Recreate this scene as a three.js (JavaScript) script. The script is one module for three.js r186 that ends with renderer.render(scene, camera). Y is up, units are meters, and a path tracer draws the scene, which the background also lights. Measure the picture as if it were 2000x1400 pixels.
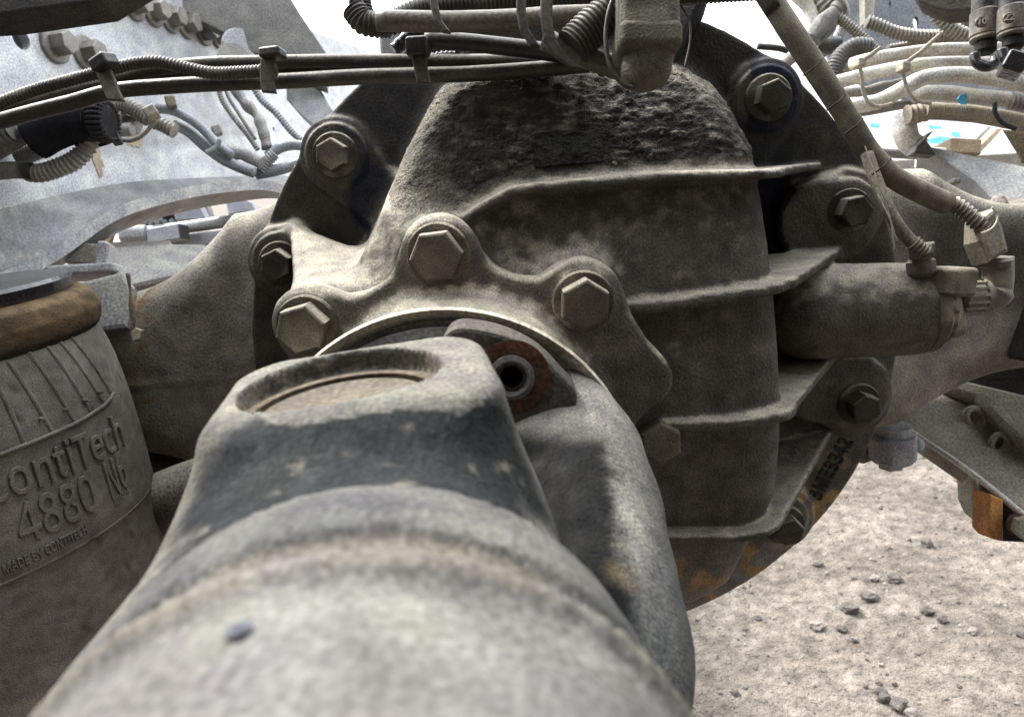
import * as THREE from 'three';
import { RoundedBoxGeometry } from 'three/addons/geometries/RoundedBoxGeometry.js';
import { mergeGeometries, toCreasedNormals } from 'three/addons/utils/BufferGeometryUtils.js';
import { ImprovedNoise } from 'three/addons/math/ImprovedNoise.js';
import { FontLoader } from 'three/addons/loaders/FontLoader.js';
import { TextGeometry } from 'three/addons/geometries/TextGeometry.js';

// ---------------------------------------------------------------- camera, sky, sun, exposure
const V3 = THREE.Vector3, R = THREE.MathUtils.degToRad;
const scene = new THREE.Scene();
const F = 1435;                                   // focal length in photograph pixels (2000 x 1400)
const camera = new THREE.PerspectiveCamera(2 * Math.atan(700 / F) * 180 / Math.PI, 1024 / 716, 0.01, 400);
camera.position.set(0, 0.80, 0);
camera.quaternion.setFromEuler(new THREE.Euler(R(-15), 0, R(-7), 'XYZ'));
camera.focus = 0.46; camera.userData.fStop = 17;
camera.updateMatrixWorld(true);
scene.add(camera);
const camQ = camera.quaternion.clone(), camM = camera.matrixWorld.clone();

const renderer = new THREE.WebGLRenderer({ antialias: true });
renderer.setSize(1024, 716);
renderer.toneMapping = THREE.LinearToneMapping;
renderer.toneMappingExposure = 3.35;
renderer.shadowMap.enabled = true;

const sunDir = new V3(-0.38, 0.78, -0.50).normalize();
{
  const W = 256, H = 128, d = new Float32Array(W * H * 4);
  for (let j = 0; j < H; j++) for (let i = 0; i < W; i++) {
    const el = ((j + 0.5) / H - 0.5) * Math.PI, az = ((i + 0.5) / W - 0.5) * 2 * Math.PI;
    const x = Math.cos(az) * Math.cos(el), y = Math.sin(el), z = Math.sin(az) * Math.cos(el);
    const c = Math.max(0, x * sunDir.x + y * sunDir.y + z * sunDir.z), glow = 0.9 * Math.pow(c, 6) + 1.6 * Math.pow(c, 40);
    const t = Math.max(0, y), k = y < 0 ? 0.55 : 1;
    d.set([k * (0.86 + 0.74 * t + glow), k * (0.89 + 0.80 * t + glow * 0.98), k * (0.93 + 0.90 * t + glow * 0.92), 1], (j * W + i) * 4);
  }
  const sky = new THREE.DataTexture(d, W, H, THREE.RGBAFormat, THREE.FloatType);
  sky.mapping = THREE.EquirectangularReflectionMapping; sky.magFilter = THREE.LinearFilter; sky.needsUpdate = true;
  scene.background = sky; scene.environment = sky;
}
const sun = new THREE.DirectionalLight(new THREE.Color(1, 0.96, 0.92), 2.1);
sun.position.copy(sunDir).multiplyScalar(8); sun.target.position.set(0, 0.4, -0.6);
sun.shadow.radius = 12; sun.castShadow = true; sun.shadow.mapSize.set(2048, 2048);
Object.assign(sun.shadow.camera, { left: -4, right: 4, top: 4, bottom: -4, near: 0.5, far: 20 });
scene.add(sun, sun.target);

// ---------------------------------------------------------------- small maths
let seed = 1234567;
const rnd = () => { seed = (seed * 1664525 + 1013904223) >>> 0; return seed / 4294967296; };
const PN = new ImprovedNoise();
const n3 = (x, y, z) => PN.noise(x + 17.3, y + 5.1, z + 91.7);
const fbm = (x, y, z, o = 4) => { let s = 0, a = 0.5; for (let i = 0; i < o; i++) { s += a * n3(x, y, z); x *= 2.03; y *= 2.03; z *= 2.03; a *= 0.5; } return s; };
const clamp = (x, a = 0, b = 1) => Math.min(b, Math.max(a, x)), mix = (a, b, t) => a + (b - a) * t;
const sst = (a, b, x) => { const t = clamp((x - a) / (b - a)); return t * t * (3 - 2 * t); };
const mixc = (a, b, t) => [mix(a[0], b[0], t), mix(a[1], b[1], t), mix(a[2], b[2], t)];
const smin = (a, b, k) => { const h = Math.max(k - Math.abs(a - b), 0) / k; return Math.min(a, b) - h * h * k * 0.25; };
const smax = (a, b, k) => -smin(-a, -b, k);
// a point of the scene in lens axes (x right, y up, z back): photograph pixel and metres of depth
const C = (px, py, d) => new V3((px - 1000) / F * d, -(py - 700) / F * d, -d);
const world = (v) => v.clone().applyMatrix4(camM);

// ---------------------------------------------------------------- textures (tileable noise)
function tile(size, fn) {
  const d = new Uint8Array(size * size * 4);
  for (let j = 0; j < size; j++) for (let i = 0; i < size; i++) { const c = fn(i / size, j / size); for (let k = 0; k < 3; k++) d[(j * size + i) * 4 + k] = clamp(Array.isArray(c) ? c[k] : c) * 255; d[(j * size + i) * 4 + 3] = 255; }
  const t = new THREE.DataTexture(d, size, size); t.wrapS = t.wrapT = THREE.RepeatWrapping; t.magFilter = THREE.LinearFilter; t.minFilter = THREE.LinearMipmapLinearFilter; t.generateMipmaps = true; t.needsUpdate = true; return t;
}
const GR = (ix, iy, f, z) => { let h = (((ix % f) + f) % f) * 374761393 + (((iy % f) + f) % f) * 668265263 + z * 974634777; h = Math.imul(h ^ (h >>> 13), 1274126177); h ^= h >>> 16; const a = (h >>> 0) / 4294967296 * 2 * Math.PI; return [Math.cos(a), Math.sin(a)]; };
const tn = (u, v, f, z = 0) => { const x = u * f, y = v * f, ix = Math.floor(x), iy = Math.floor(y), fx = x - ix, fy = y - iy, sx = fx * fx * fx * (fx * (fx * 6 - 15) + 10), sy = fy * fy * fy * (fy * (fy * 6 - 15) + 10), d = (i, j) => { const g = GR(ix + i, iy + j, f, z); return g[0] * (fx - i) + g[1] * (fy - j); }; return 1.4 * mix(mix(d(0, 0), d(1, 0), sx), mix(d(0, 1), d(1, 1), sx), sy); };
const tfbm = (u, v, f, o, z) => { let s = 0, a = 0.5; for (let i = 0; i < o; i++) { s += a * tn(u, v, f, z + i * 7); f *= 2; a *= 0.55; } return s; };
const TEX = {};
TEX.mottle = tile(512, (u, v) => { const n = tfbm(u, v, 6, 6, 1), s = tfbm(u, v, 70, 2, 5); const k = 0.86 + 0.20 * n + 0.34 * s; return [k, k * (0.995 + 0.02 * n), k * (0.985 - 0.05 * n)]; });
TEX.mottle.colorSpace = THREE.SRGBColorSpace;
TEX.fine = tile(512, (u, v) => 0.5 + 0.55 * tfbm(u, v, 40, 4, 3));
TEX.grit = tile(512, (u, v) => { const n = tfbm(u, v, 26, 5, 9), m = tfbm(u, v, 60, 3, 2); return 0.45 + 0.8 * n * (n > 0 ? 1.3 : 0.5) + 0.35 * m; });
TEX.dirt = tile(1024, (u, v) => { const n = tfbm(u, v, 12, 5, 21), s = tn(u, v, 150, 31), q = tn(u, v, 260, 33), c = tn(u, v, 60, 35); const k = 0.74 + 0.28 * n + 0.20 * Math.sign(s) * Math.pow(Math.abs(s), 1.5) + 0.2 * q - (c > 0.52 ? 0.18 : 0); return [k * 1.02, k, k * 0.97]; });
TEX.dirt.colorSpace = THREE.SRGBColorSpace;
TEX.rough = tile(256, (u, v) => 0.82 + 0.35 * tfbm(u, v, 10, 4, 12));

const mats = {};
function M(name, o = {}) {
  if (mats[name]) return mats[name];
  const { c = [1, 1, 1], r = 0.9, m = 0, bump = 'fine', bs = 0.0006, vc = true, map = 'mottle', si = 0.14 } = o;
  const k = new THREE.MeshPhysicalMaterial({ specularIntensity: si });
  k.color.setRGB(...c); k.roughness = r; k.metalness = m; k.vertexColors = vc; k.side = THREE.DoubleSide;
  if (map) k.map = TEX[map];
  if (bump) { k.bumpMap = TEX[bump]; k.bumpScale = bs; }
  k.roughnessMap = TEX.rough;
  k.name = name;
  return mats[name] = k;
}
// colours (linear)
const DUST = [0.29, 0.255, 0.20], PALE = [0.50, 0.465, 0.40], NAVY = [0.016, 0.021, 0.042], GRIME = [0.035, 0.032, 0.03], RUST = [0.20, 0.075, 0.028], SILVER = [0.3, 0.32, 0.36], BLACKR = [0.035, 0.033, 0.031], CABLE = [0.055, 0.049, 0.04], HOSEW = [0.36, 0.345, 0.31];
M('cast', { bump: 'fine', bs: 0.0006 }); M('gritty', { bump: 'grit', bs: 0.0035, r: 0.95 }); M('smooth', { bs: 0.0004, r: 0.8 });
M('rubber', { bs: 0.0003, r: 0.75 }); M('silver', { si: 0.8, r: 0.55, m: 0.1, bs: 0.0003 }); M('plastic', { si: 0.6, r: 0.6, bs: 0.0003 }); M('gloss', { si: 1, r: 0.25, bs: 0.0003 }); M('shaft', { r: 1.0, bs: 0.0005, bump: 'fine' });

// ---------------------------------------------------------------- geometry helpers
function paint(g, fn) {                              // vertex colours from position and normal
  const p = g.attributes.position, n = g.attributes.normal, c = new Float32Array(p.count * 3), P = new V3(), N = new V3();
  for (let i = 0; i < p.count; i++) { P.fromBufferAttribute(p, i); if (n) N.fromBufferAttribute(n, i); const k = typeof fn === 'function' ? fn(P, N) : fn; c[i * 3] = k[0]; c[i * 3 + 1] = k[1]; c[i * 3 + 2] = k[2]; }
  g.setAttribute('color', new THREE.BufferAttribute(c, 3)); return g;
}
function boxUV(g, s = 0.14) {                        // box-projected uv in metres
  if (g.index) g = g.toNonIndexed();
  const p = g.attributes.position.array, uv = new Float32Array(p.length / 3 * 2);
  for (let t = 0; t < p.length; t += 9) {
    const ax = p[t + 3] - p[t], ay = p[t + 4] - p[t + 1], az = p[t + 5] - p[t + 2], bx = p[t + 6] - p[t], by = p[t + 7] - p[t + 1], bz = p[t + 8] - p[t + 2];
    const nx = Math.abs(ay * bz - az * by), ny = Math.abs(az * bx - ax * bz), nz = Math.abs(ax * by - ay * bx);
    const [a, b] = nz >= nx && nz >= ny ? [0, 1] : ny >= nx ? [0, 2] : [2, 1];
    for (let k = 0; k < 3; k++) { uv[(t / 3 + k) * 2] = p[t + k * 3 + a] / s; uv[(t / 3 + k) * 2 + 1] = p[t + k * 3 + b] / s; }
  }
  g.setAttribute('uv', new THREE.BufferAttribute(uv, 2)); return g;
}
const clean = (g) => { for (const k of Object.keys(g.attributes)) if (!['position', 'normal', 'uv', 'color'].includes(k)) g.deleteAttribute(k); return g; };
const merge = (list) => mergeGeometries(list.map((g) => { g = g.index ? g.toNonIndexed() : g; for (const k of Object.keys(g.attributes)) if (!['position', 'normal'].includes(k)) g.deleteAttribute(k); return g; }));
// dusting: a base colour with tone noise, and dust on what faces up
const UP = new V3(0, 1, 0).applyQuaternion(camQ.clone().invert());
function dusty(base, dust = DUST, amount = 0.6, f = 30, spread = 0.5) {
  return (p, n) => { const k = fbm(p.x * f, p.y * f, p.z * f, 4); const up = n.dot(UP); return mixc(base, dust, clamp(amount * sst(-0.4 - spread, 0.8, up + k * 1.3))).map((c) => c * (1 + 0.35 * k)); };
}
const toneNoise = (base, f = 30, a = 0.4) => (p) => { const k = 1 + a * fbm(p.x * f, p.y * f, p.z * f, 4); return base.map((c) => c * k); };

// ---- top-level things and parts
const counts = {};
const numbered = (n) => { const k = counts[n] = (counts[n] ?? -1) + 1; return k ? n + '_' + String(k).padStart(3, '0') : n; };
const anchors = new Map();
function tag(o, label, category, group, kind) { if (label) o.userData.label = label; if (category) o.userData.category = category; if (group) o.userData.group = group; if (kind) o.userData.kind = kind; return o; }
function thing(name, label, category, anchor, group) {
  const o = new THREE.Group(); o.name = numbered(name); o.position.copy(world(anchor)); o.quaternion.copy(camQ); scene.add(o);
  anchors.set(o, anchor.clone()); return tag(o, label, category, group);
}
function finish(g, colour, uvs) { if (!g.attributes.normal) g.computeVertexNormals(); if (colour) paint(g, colour); else if (!g.attributes.color) paint(g, [1, 1, 1]); return clean(boxUV(g, uvs)); }
function part(t, name, g, mat, colour, { parent = t, label, uvs } = {}) {    // g in lens axes
  g = finish(g, colour, uvs); const a = anchors.get(t); g.translate(-a.x, -a.y, -a.z);
  const m = new THREE.Mesh(g, M(mat)); m.name = name; if (label) m.userData.label = label; parent.add(m); return m;
}
function single(name, label, category, g, mat, colour, group, uvs) {
  g = finish(g, colour, uvs); g.computeBoundingBox(); const a = g.boundingBox.getCenter(new V3()); g.translate(-a.x, -a.y, -a.z);
  const m = new THREE.Mesh(g, M(mat)); m.name = numbered(name); m.position.copy(world(a)); m.quaternion.copy(camQ); scene.add(m); return tag(m, label, category, group);
}
// ---- shapes in lens axes
const orient = (g, pos, x, y, z) => { const b = new THREE.Matrix4().makeBasis(x, y, z); b.setPosition(pos); return g.applyMatrix4(b); };
function alongY(g, pos, dir) { const q = new THREE.Quaternion().setFromUnitVectors(new V3(0, 1, 0), dir.clone().normalize()); return g.applyQuaternion(q).translate(pos.x, pos.y, pos.z); }
function sweep(pts, rf, { n = 60, radial = 12, closed = false, flat = null } = {}) {
  const curve = new THREE.CatmullRomCurve3(pts, closed, 'centripetal'), P = curve.getSpacedPoints(n), L = curve.getLength();
  const pos = [], idx = []; let up = null;
  for (let i = 0; i <= n; i++) {
    const a = P[Math.max(0, i - 1)], b = P[Math.min(n, i + 1)], t = b.clone().sub(a).normalize();
    if (!up) { up = Math.abs(t.y) < 0.9 ? new V3(0, 1, 0) : new V3(1, 0, 0); }
    up = up.clone().addScaledVector(t, -up.dot(t)).normalize(); const s = new V3().crossVectors(t, up), u = i / n, r = rf(u, u * L);
    for (let k = 0; k < radial; k++) { const w = k / radial * Math.PI * 2, q = P[i].clone().addScaledVector(up, Math.cos(w) * r * (flat ? flat[0] : 1)).addScaledVector(s, Math.sin(w) * r * (flat ? flat[1] : 1)); pos.push(q.x, q.y, q.z); }
  }
  for (let i = 0; i < n; i++) for (let k = 0; k < radial; k++) { const a = i * radial + k, b = i * radial + (k + 1) % radial, c = a + radial, d = b + radial; idx.push(a, b, c, b, d, c); }
  for (const e of [0, n]) { const c = pos.length / 3; pos.push(P[e].x, P[e].y, P[e].z); for (let k = 0; k < radial; k++) { const a = e * radial + k, b = e * radial + (k + 1) % radial; e ? idx.push(a, b, c) : idx.push(b, a, c); } }
  const g = new THREE.BufferGeometry(); g.setAttribute('position', new THREE.Float32BufferAttribute(pos, 3)); g.setIndex(idx); g.computeVertexNormals(); return g;
}
const path = (pts, d) => pts.map((p) => C(p[0], p[1], p[2] ?? d));
function hoseG(pts, rpx, d, { rib = 0, amp = 0.14, wob = 0.03, radial } = {}) {
  const out = (p) => p[0] < -15 || p[0] > 1985 || p[1] < -5, ext = (p, q) => { const l = Math.hypot(p[0] - q[0], p[1] - q[1]), k = 320 / l; return [p[0] + (p[0] - q[0]) * k, p[1] + (p[1] - q[1]) * k, p[2] ?? d]; };   // a hose that leaves the picture runs on
  pts = [...pts]; const m = pts.length; if (out(pts[m - 1])) pts.push(ext(pts[m - 1], pts[m - 2])); if (out(pts[0])) pts.unshift(ext(pts[0], pts[1]));
  const P = path(pts, d), r = rpx * d / F, L = new THREE.CatmullRomCurve3(P).getLength(), pitch = rib * d / F;
  const n = rib ? Math.min(1400, Math.ceil(L / pitch * 7)) : Math.max(24, Math.ceil(L / 0.006));
  return sweep(P, (u, l) => { let k = 1 + wob * n3(l * 60, rpx, d * 10); if (rib) { const w = Math.cos(l / pitch * 2 * Math.PI); k *= 1 - amp * 0.5 + amp * Math.sign(w) * Math.pow(Math.abs(w), 0.6) * 0.5; } return r * k; }, { n, radial: radial ?? (rpx > 20 ? 22 : 14) });
}
const box = (px, py, d, w, h, depth, rot = [0, 0, 0], rad = 0.003) => { const a = w * d / F, b = h * d / F; const g = new RoundedBoxGeometry(a, b, depth, 3, Math.min(rad, a * 0.45, b * 0.45, depth * 0.45)); g.applyMatrix4(new THREE.Matrix4().makeRotationFromEuler(new THREE.Euler(R(rot[0]), R(rot[1]), R(rot[2]), 'ZYX'))); const p = C(px, py, d); return g.translate(p.x, p.y, p.z); };
function lathe(prof, pos, dir, seg = 40) { return alongY(toCreasedNormals(new THREE.LatheGeometry(prof.map((p) => new THREE.Vector2(p[0], p[1])), seg), 0.55), pos, dir); }
const cyl = (px, py, d, rpx, len, dir, bev = 0.002, seg = 40) => { const r = rpx * d / F; const b = Math.min(bev, r * 0.4, len * 0.4); return lathe([[0, -len / 2], [r - b, -len / 2], [r, -len / 2 + b], [r, len / 2 - b], [r - b, len / 2], [0, len / 2]], C(px, py, d), dir, seg); };
// a flat plate whose outline points each have their own depth; thickness goes away from the camera
function plate(pts, thick, { bevel = 0.002, holes = [] } = {}) {
  const P = path(pts), c = P.reduce((s, p) => s.add(p), new V3()).divideScalar(P.length), nrm = new V3();
  P.forEach((p, i) => { const q = P[(i + 1) % P.length]; nrm.x += (p.y - q.y) * (p.z + q.z); nrm.y += (p.z - q.z) * (p.x + q.x); nrm.z += (p.x - q.x) * (p.y + q.y); });
  nrm.normalize(); if (nrm.dot(c) > 0) nrm.negate();
  const ex = new V3(1, 0, 0).addScaledVector(nrm, -nrm.x).normalize(), ey = new V3().crossVectors(nrm, ex), to2 = (p) => { const q = p.clone().sub(c); return new THREE.Vector2(q.dot(ex), q.dot(ey)); };
  const s = new THREE.Shape(P.map(to2));
  for (const h of holes) s.holes.push(new THREE.Path(path(h).map((p) => { const t = c.dot(nrm) / p.dot(nrm); return to2(p.multiplyScalar(t)); })));
  const g = new THREE.ExtrudeGeometry(s, { depth: thick, bevelEnabled: bevel > 0, bevelThickness: bevel, bevelSize: bevel, bevelOffset: -bevel, bevelSegments: 2, curveSegments: 6 });
  g.translate(0, 0, -thick - bevel); return orient(g, c, ex, ey, nrm);
}
const ellipsePts = (px, py, rx, ry, rot, d, n = 24) => Array.from({ length: n }, (_, i) => { const a = i / n * 2 * Math.PI, x = Math.cos(a) * rx, y = Math.sin(a) * ry, c = Math.cos(R(rot)), s = Math.sin(R(rot)); return [px + x * c - y * s, py + x * s + y * c, d]; });
// hexagon head bolt, axis +y, base at 0: [head, washer]
function hexHead(af, h, rot = 0) {
  const s = new THREE.Shape(Array.from({ length: 6 }, (_, i) => new THREE.Vector2(Math.cos(i * Math.PI / 3 + rot) * af / Math.sqrt(3), Math.sin(i * Math.PI / 3 + rot) * af / Math.sqrt(3))));
  const b = af * 0.06, g = new THREE.ExtrudeGeometry(s, { depth: h - b, bevelEnabled: true, bevelThickness: b, bevelSize: b, bevelOffset: -b, bevelSegments: 2 });
  return g.rotateX(-Math.PI / 2);
}
const ring = (r, h, bev = 0.0015, r0 = 0) => toCreasedNormals(new THREE.LatheGeometry([[r0, 0], [r, 0], [r, h - bev], [r - bev, h], [r0, h]].map((p) => new THREE.Vector2(...p)), 36), 0.55);
// signed-distance surface, meshed with surface nets and pulled onto the zero level
function sdfMesh(f, lo, hi, h, displace) {
  const nx = Math.ceil((hi[0] - lo[0]) / h) + 1, ny = Math.ceil((hi[1] - lo[1]) / h) + 1, nz = Math.ceil((hi[2] - lo[2]) / h) + 1, sx = 1, sy = nx, sz = nx * ny, A = new Float32Array(nx * ny * nz), B = 6;
  for (let k0 = 0; k0 < nz; k0 += B) for (let j0 = 0; j0 < ny; j0 += B) for (let i0 = 0; i0 < nx; i0 += B) {
    const v = f(lo[0] + (i0 + B / 2) * h, lo[1] + (j0 + B / 2) * h, lo[2] + (k0 + B / 2) * h), skip = Math.abs(v) > h * B * 1.5;
    for (let k = k0; k < Math.min(nz, k0 + B); k++) for (let j = j0; j < Math.min(ny, j0 + B); j++) for (let i = i0; i < Math.min(nx, i0 + B); i++) A[i + j * sy + k * sz] = skip ? v : f(lo[0] + i * h, lo[1] + j * h, lo[2] + k * h);
  }
  const id = new Int32Array(A.length).fill(-1), pos = [], idx = [], E = [[0, 1], [2, 3], [4, 5], [6, 7], [0, 2], [1, 3], [4, 6], [5, 7], [0, 4], [1, 5], [2, 6], [3, 7]];
  const off = [0, 1, sy, sy + 1, sz, sz + 1, sz + sy, sz + sy + 1];
  for (let k = 0; k < nz - 1; k++) for (let j = 0; j < ny - 1; j++) for (let i = 0; i < nx - 1; i++) {
    const o = i + j * sy + k * sz; let m = 0; for (let c = 0; c < 8; c++) if (A[o + off[c]] < 0) m |= 1 << c;
    if (m === 0 || m === 255) continue;
    let x = 0, y = 0, z = 0, n = 0;
    for (const [a, b] of E) { const va = A[o + off[a]], vb = A[o + off[b]]; if ((va < 0) === (vb < 0)) continue; const t = va / (va - vb); x += mix(a & 1, b & 1, t); y += mix((a >> 1) & 1, (b >> 1) & 1, t); z += mix(a >> 2, b >> 2, t); n++; }
    id[o] = pos.length / 3; pos.push(lo[0] + (i + x / n) * h, lo[1] + (j + y / n) * h, lo[2] + (k + z / n) * h);
  }
  for (let k = 1; k < nz - 1; k++) for (let j = 1; j < ny - 1; j++) for (let i = 1; i < nx - 1; i++) {
    const o = i + j * sy + k * sz, a = A[o] < 0;
    for (const [s, p, q] of [[sx, sy, sz], [sy, sz, sx], [sz, sx, sy]]) { if (a === A[o + s] < 0) continue; const v0 = id[o], v1 = id[o - p], v2 = id[o - p - q], v3 = id[o - q]; if (v0 < 0 || v1 < 0 || v2 < 0 || v3 < 0) continue; a ? idx.push(v0, v1, v2, v0, v2, v3) : idx.push(v0, v2, v1, v0, v3, v2); }
  }
  const e = h * 0.4, N = new Float32Array(pos.length), G = [0, 0, 0];
  const grad = (x, y, z) => { const a = f(x + e, y - e, z - e), b = f(x - e, y - e, z + e), c = f(x - e, y + e, z - e), d = f(x + e, y + e, z + e); G[0] = (a - b - c + d) / (4 * e); G[1] = (-a - b + c + d) / (4 * e); G[2] = (-a + b - c + d) / (4 * e); return (a + b + c + d) / 4; };
  for (let v = 0; v < pos.length; v += 3) {
    for (let it = 0; it < 2; it++) { const d = f(pos[v], pos[v + 1], pos[v + 2]); grad(pos[v], pos[v + 1], pos[v + 2]); const g2 = Math.max(0.3, G[0] ** 2 + G[1] ** 2 + G[2] ** 2), s = clamp(d / g2, -h * 0.7, h * 0.7); for (let c = 0; c < 3; c++) pos[v + c] -= G[c] * s; }
    grad(pos[v], pos[v + 1], pos[v + 2]); const l = Math.hypot(...G) || 1; for (let c = 0; c < 3; c++) N[v + c] = G[c] / l;
  }
  if (displace) for (let v = 0; v < pos.length; v += 3) { const a = displace(pos[v], pos[v + 1], pos[v + 2], N[v], N[v + 1], N[v + 2]); for (let c = 0; c < 3; c++) pos[v + c] += N[v + c] * a; }
  const g = new THREE.BufferGeometry(); g.setAttribute('position', new THREE.Float32BufferAttribute(pos, 3)); g.setIndex(idx);
  if (displace) g.computeVertexNormals(); else g.setAttribute('normal', new THREE.BufferAttribute(N, 3));
  return g;
}
const capsule = (x, y, z, a, b, ra, rb = ra) => { const bx = b[0] - a[0], by = b[1] - a[1], bz = b[2] - a[2], px = x - a[0], py = y - a[1], pz = z - a[2], t = clamp((px * bx + py * by + pz * bz) / (bx * bx + by * by + bz * bz)); return Math.hypot(px - bx * t, py - by * t, pz - bz * t) - mix(ra, rb, t); };
const seg2 = (x, y, a, b, ra, rb = ra) => { const bx = b[0] - a[0], by = b[1] - a[1], t = clamp(((x - a[0]) * bx + (y - a[1]) * by) / (bx * bx + by * by)); return Math.hypot(x - a[0] - bx * t, y - a[1] - by * t) - mix(ra, rb, t); };
function poly2(x, y, P) { let d = 1e9, s = 1; for (let i = 0, j = P.length - 1; i < P.length; j = i++) { const ex = P[j][0] - P[i][0], ey = P[j][1] - P[i][1], wx = x - P[i][0], wy = y - P[i][1], t = clamp((wx * ex + wy * ey) / (ex * ex + ey * ey)); d = Math.min(d, (wx - ex * t) ** 2 + (wy - ey * t) ** 2); const a = y >= P[i][1], b = y < P[j][1], c = ex * wy > ey * wx; if ((a && b && c) || (!a && !b && !c)) s = -s; } return s * Math.sqrt(d); }
const slab = (d2, z, z0, z1, r = 0) => { const dz = Math.abs(z - (z0 + z1) / 2) - (z1 - z0) / 2 + r, q = d2 + r; return Math.min(Math.max(q, dz), 0) + Math.hypot(Math.max(q, 0), Math.max(dz, 0)) - r; };
// ---------------------------------------------------------------- the axle: frame of the carrier (z towards the drive shaft)
const tiltD = R(14), DX = new V3(1, 0, 0), DY = new V3(0, Math.cos(tiltD), Math.sin(tiltD)), DZ = new V3(0, -Math.sin(tiltD), Math.cos(tiltD));
const DO = new V3(0.0482, 0.0241, -0.576).addScaledVector(DX, 0.0013).addScaledVector(DY, -0.0165);
const toD = (g) => orient(g, DO, DX, DY, DZ), DP = (x, y, z) => DO.clone().addScaledVector(DX, x).addScaledVector(DY, y).addScaledVector(DZ, z);
const onPlane = (O, X, Y, Z) => (px, py, z) => { const r = C(px, py, 1), o = O.clone().addScaledVector(Z, z), t = o.dot(Z) / r.dot(Z), q = r.multiplyScalar(t).sub(O); return [q.dot(X), q.dot(Y)]; };
const DL = onPlane(DO, DX, DY, DZ);
const pathD = (l) => l.map((p) => DL(p[0], p[1], p[2]));

const flangeBolts = [[652, 303], [545, 515], [1505, 190], [1663, 412], [1680, 790], [1530, 1022]].map(([x, y]) => DL(x, y, 0.024));
const lugIn = [[735, 390], [640, 560], [1440, 330], [1580, 420], [1600, 770], [1440, 930]].map(([x, y]) => DL(x, y, 0.02));
const PC = DL(900, 850, 0.15);                        // pinion axis
const cageBolts = [[597, 637, 0.157], [855, 497, 0.157], [1140, 590, 0.157], [1284, 852, 0.139]].map(([x, y, z]) => [...DL(x, y, z), z]);
const noseOutline = pathD([[728, 520, 0.05], [745, 455, 0.05], [800, 320, 0.045], [868, 180, 0.04], [955, 108, 0.03], [1130, 84, 0.03], [1290, 92, 0.03], [1388, 175, 0.04], [1442, 290, 0.05], [1470, 370, 0.075], [1492, 560, 0.085], [1502, 780, 0.085], [1484, 915, 0.07], [1428, 1005, 0.05], [1402, 1078, 0.04], [1345, 1138, 0.035], [1180, 1180, 0.03], [900, 1170, 0.04], [735, 900, 0.05]]);
const ribs = [
  { line: pathD([[880, 452, 0.13], [935, 408, 0.13], [1000, 372, 0.13], [1130, 358, 0.125], [1300, 344, 0.12], [1465, 340, 0.09], [1610, 324, 0.02]]), t: 0.0026, out: 0.014, xe: DL(1610, 324, 0.015)[0] },
  { line: pathD([[1180, 606, 0.14], [1300, 592, 0.135], [1400, 575, 0.13], [1490, 545, 0.1], [1650, 495, 0.03]]), t: 0.0034, out: 0.0095, xe: DL(1660, 495, 0.02)[0] },
  { line: pathD([[1290, 818, 0.13], [1400, 806, 0.12], [1470, 786, 0.11], [1510, 765, 0.09], [1655, 695, 0.03]]), t: 0.0034, out: 0.0085, xe: DL(1655, 695, 0.02)[0] },
  { line: pathD([[1260, 988, 0.085], [1390, 976, 0.075], [1445, 956, 0.065], [1500, 926, 0.05], [1630, 858, 0.02]]), t: 0.0032, out: 0.010, xe: DL(1625, 866, 0.015)[0] },
];
const padA = [DL(1538, 352, 0.03), DL(1715, 520, 0.03)], padB = [DL(1545, 705, 0.03), DL(1745, 835, 0.03)];
const boss = [[...DL(1585, 612, 0.05), 0.045], [...DL(1775, 604, 0.045), 0.045]];
const webT = [[...DL(578, 452, 0.012), 0.012], [...DL(745, 520, 0.055), 0.055], [...DL(690, 590, 0.13), 0.13], [...DL(590, 600, 0.13), 0.13]];
const rectD = (x, y, a, b, r) => { const cx = (a[0] + b[0]) / 2, cy = (a[1] + b[1]) / 2, dx = Math.abs(x - cx) - Math.abs(b[0] - a[0]) / 2 + r, dy = Math.abs(y - cy) - Math.abs(b[1] - a[1]) / 2 + r; return Math.min(Math.max(dx, dy), 0) + Math.hypot(Math.max(dx, 0), Math.max(dy, 0)) - r; };
function nose(x, y, z) {
  const e = (Math.hypot((y - 0.001) / 0.222, Math.max(z, -0.02) / 0.138) - 1) * 0.138, o = poly2(x, y, noseOutline) + 0.10 * (z - 0.05) - 0.004;
  return smax(o, e, 0.030);
}
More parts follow.
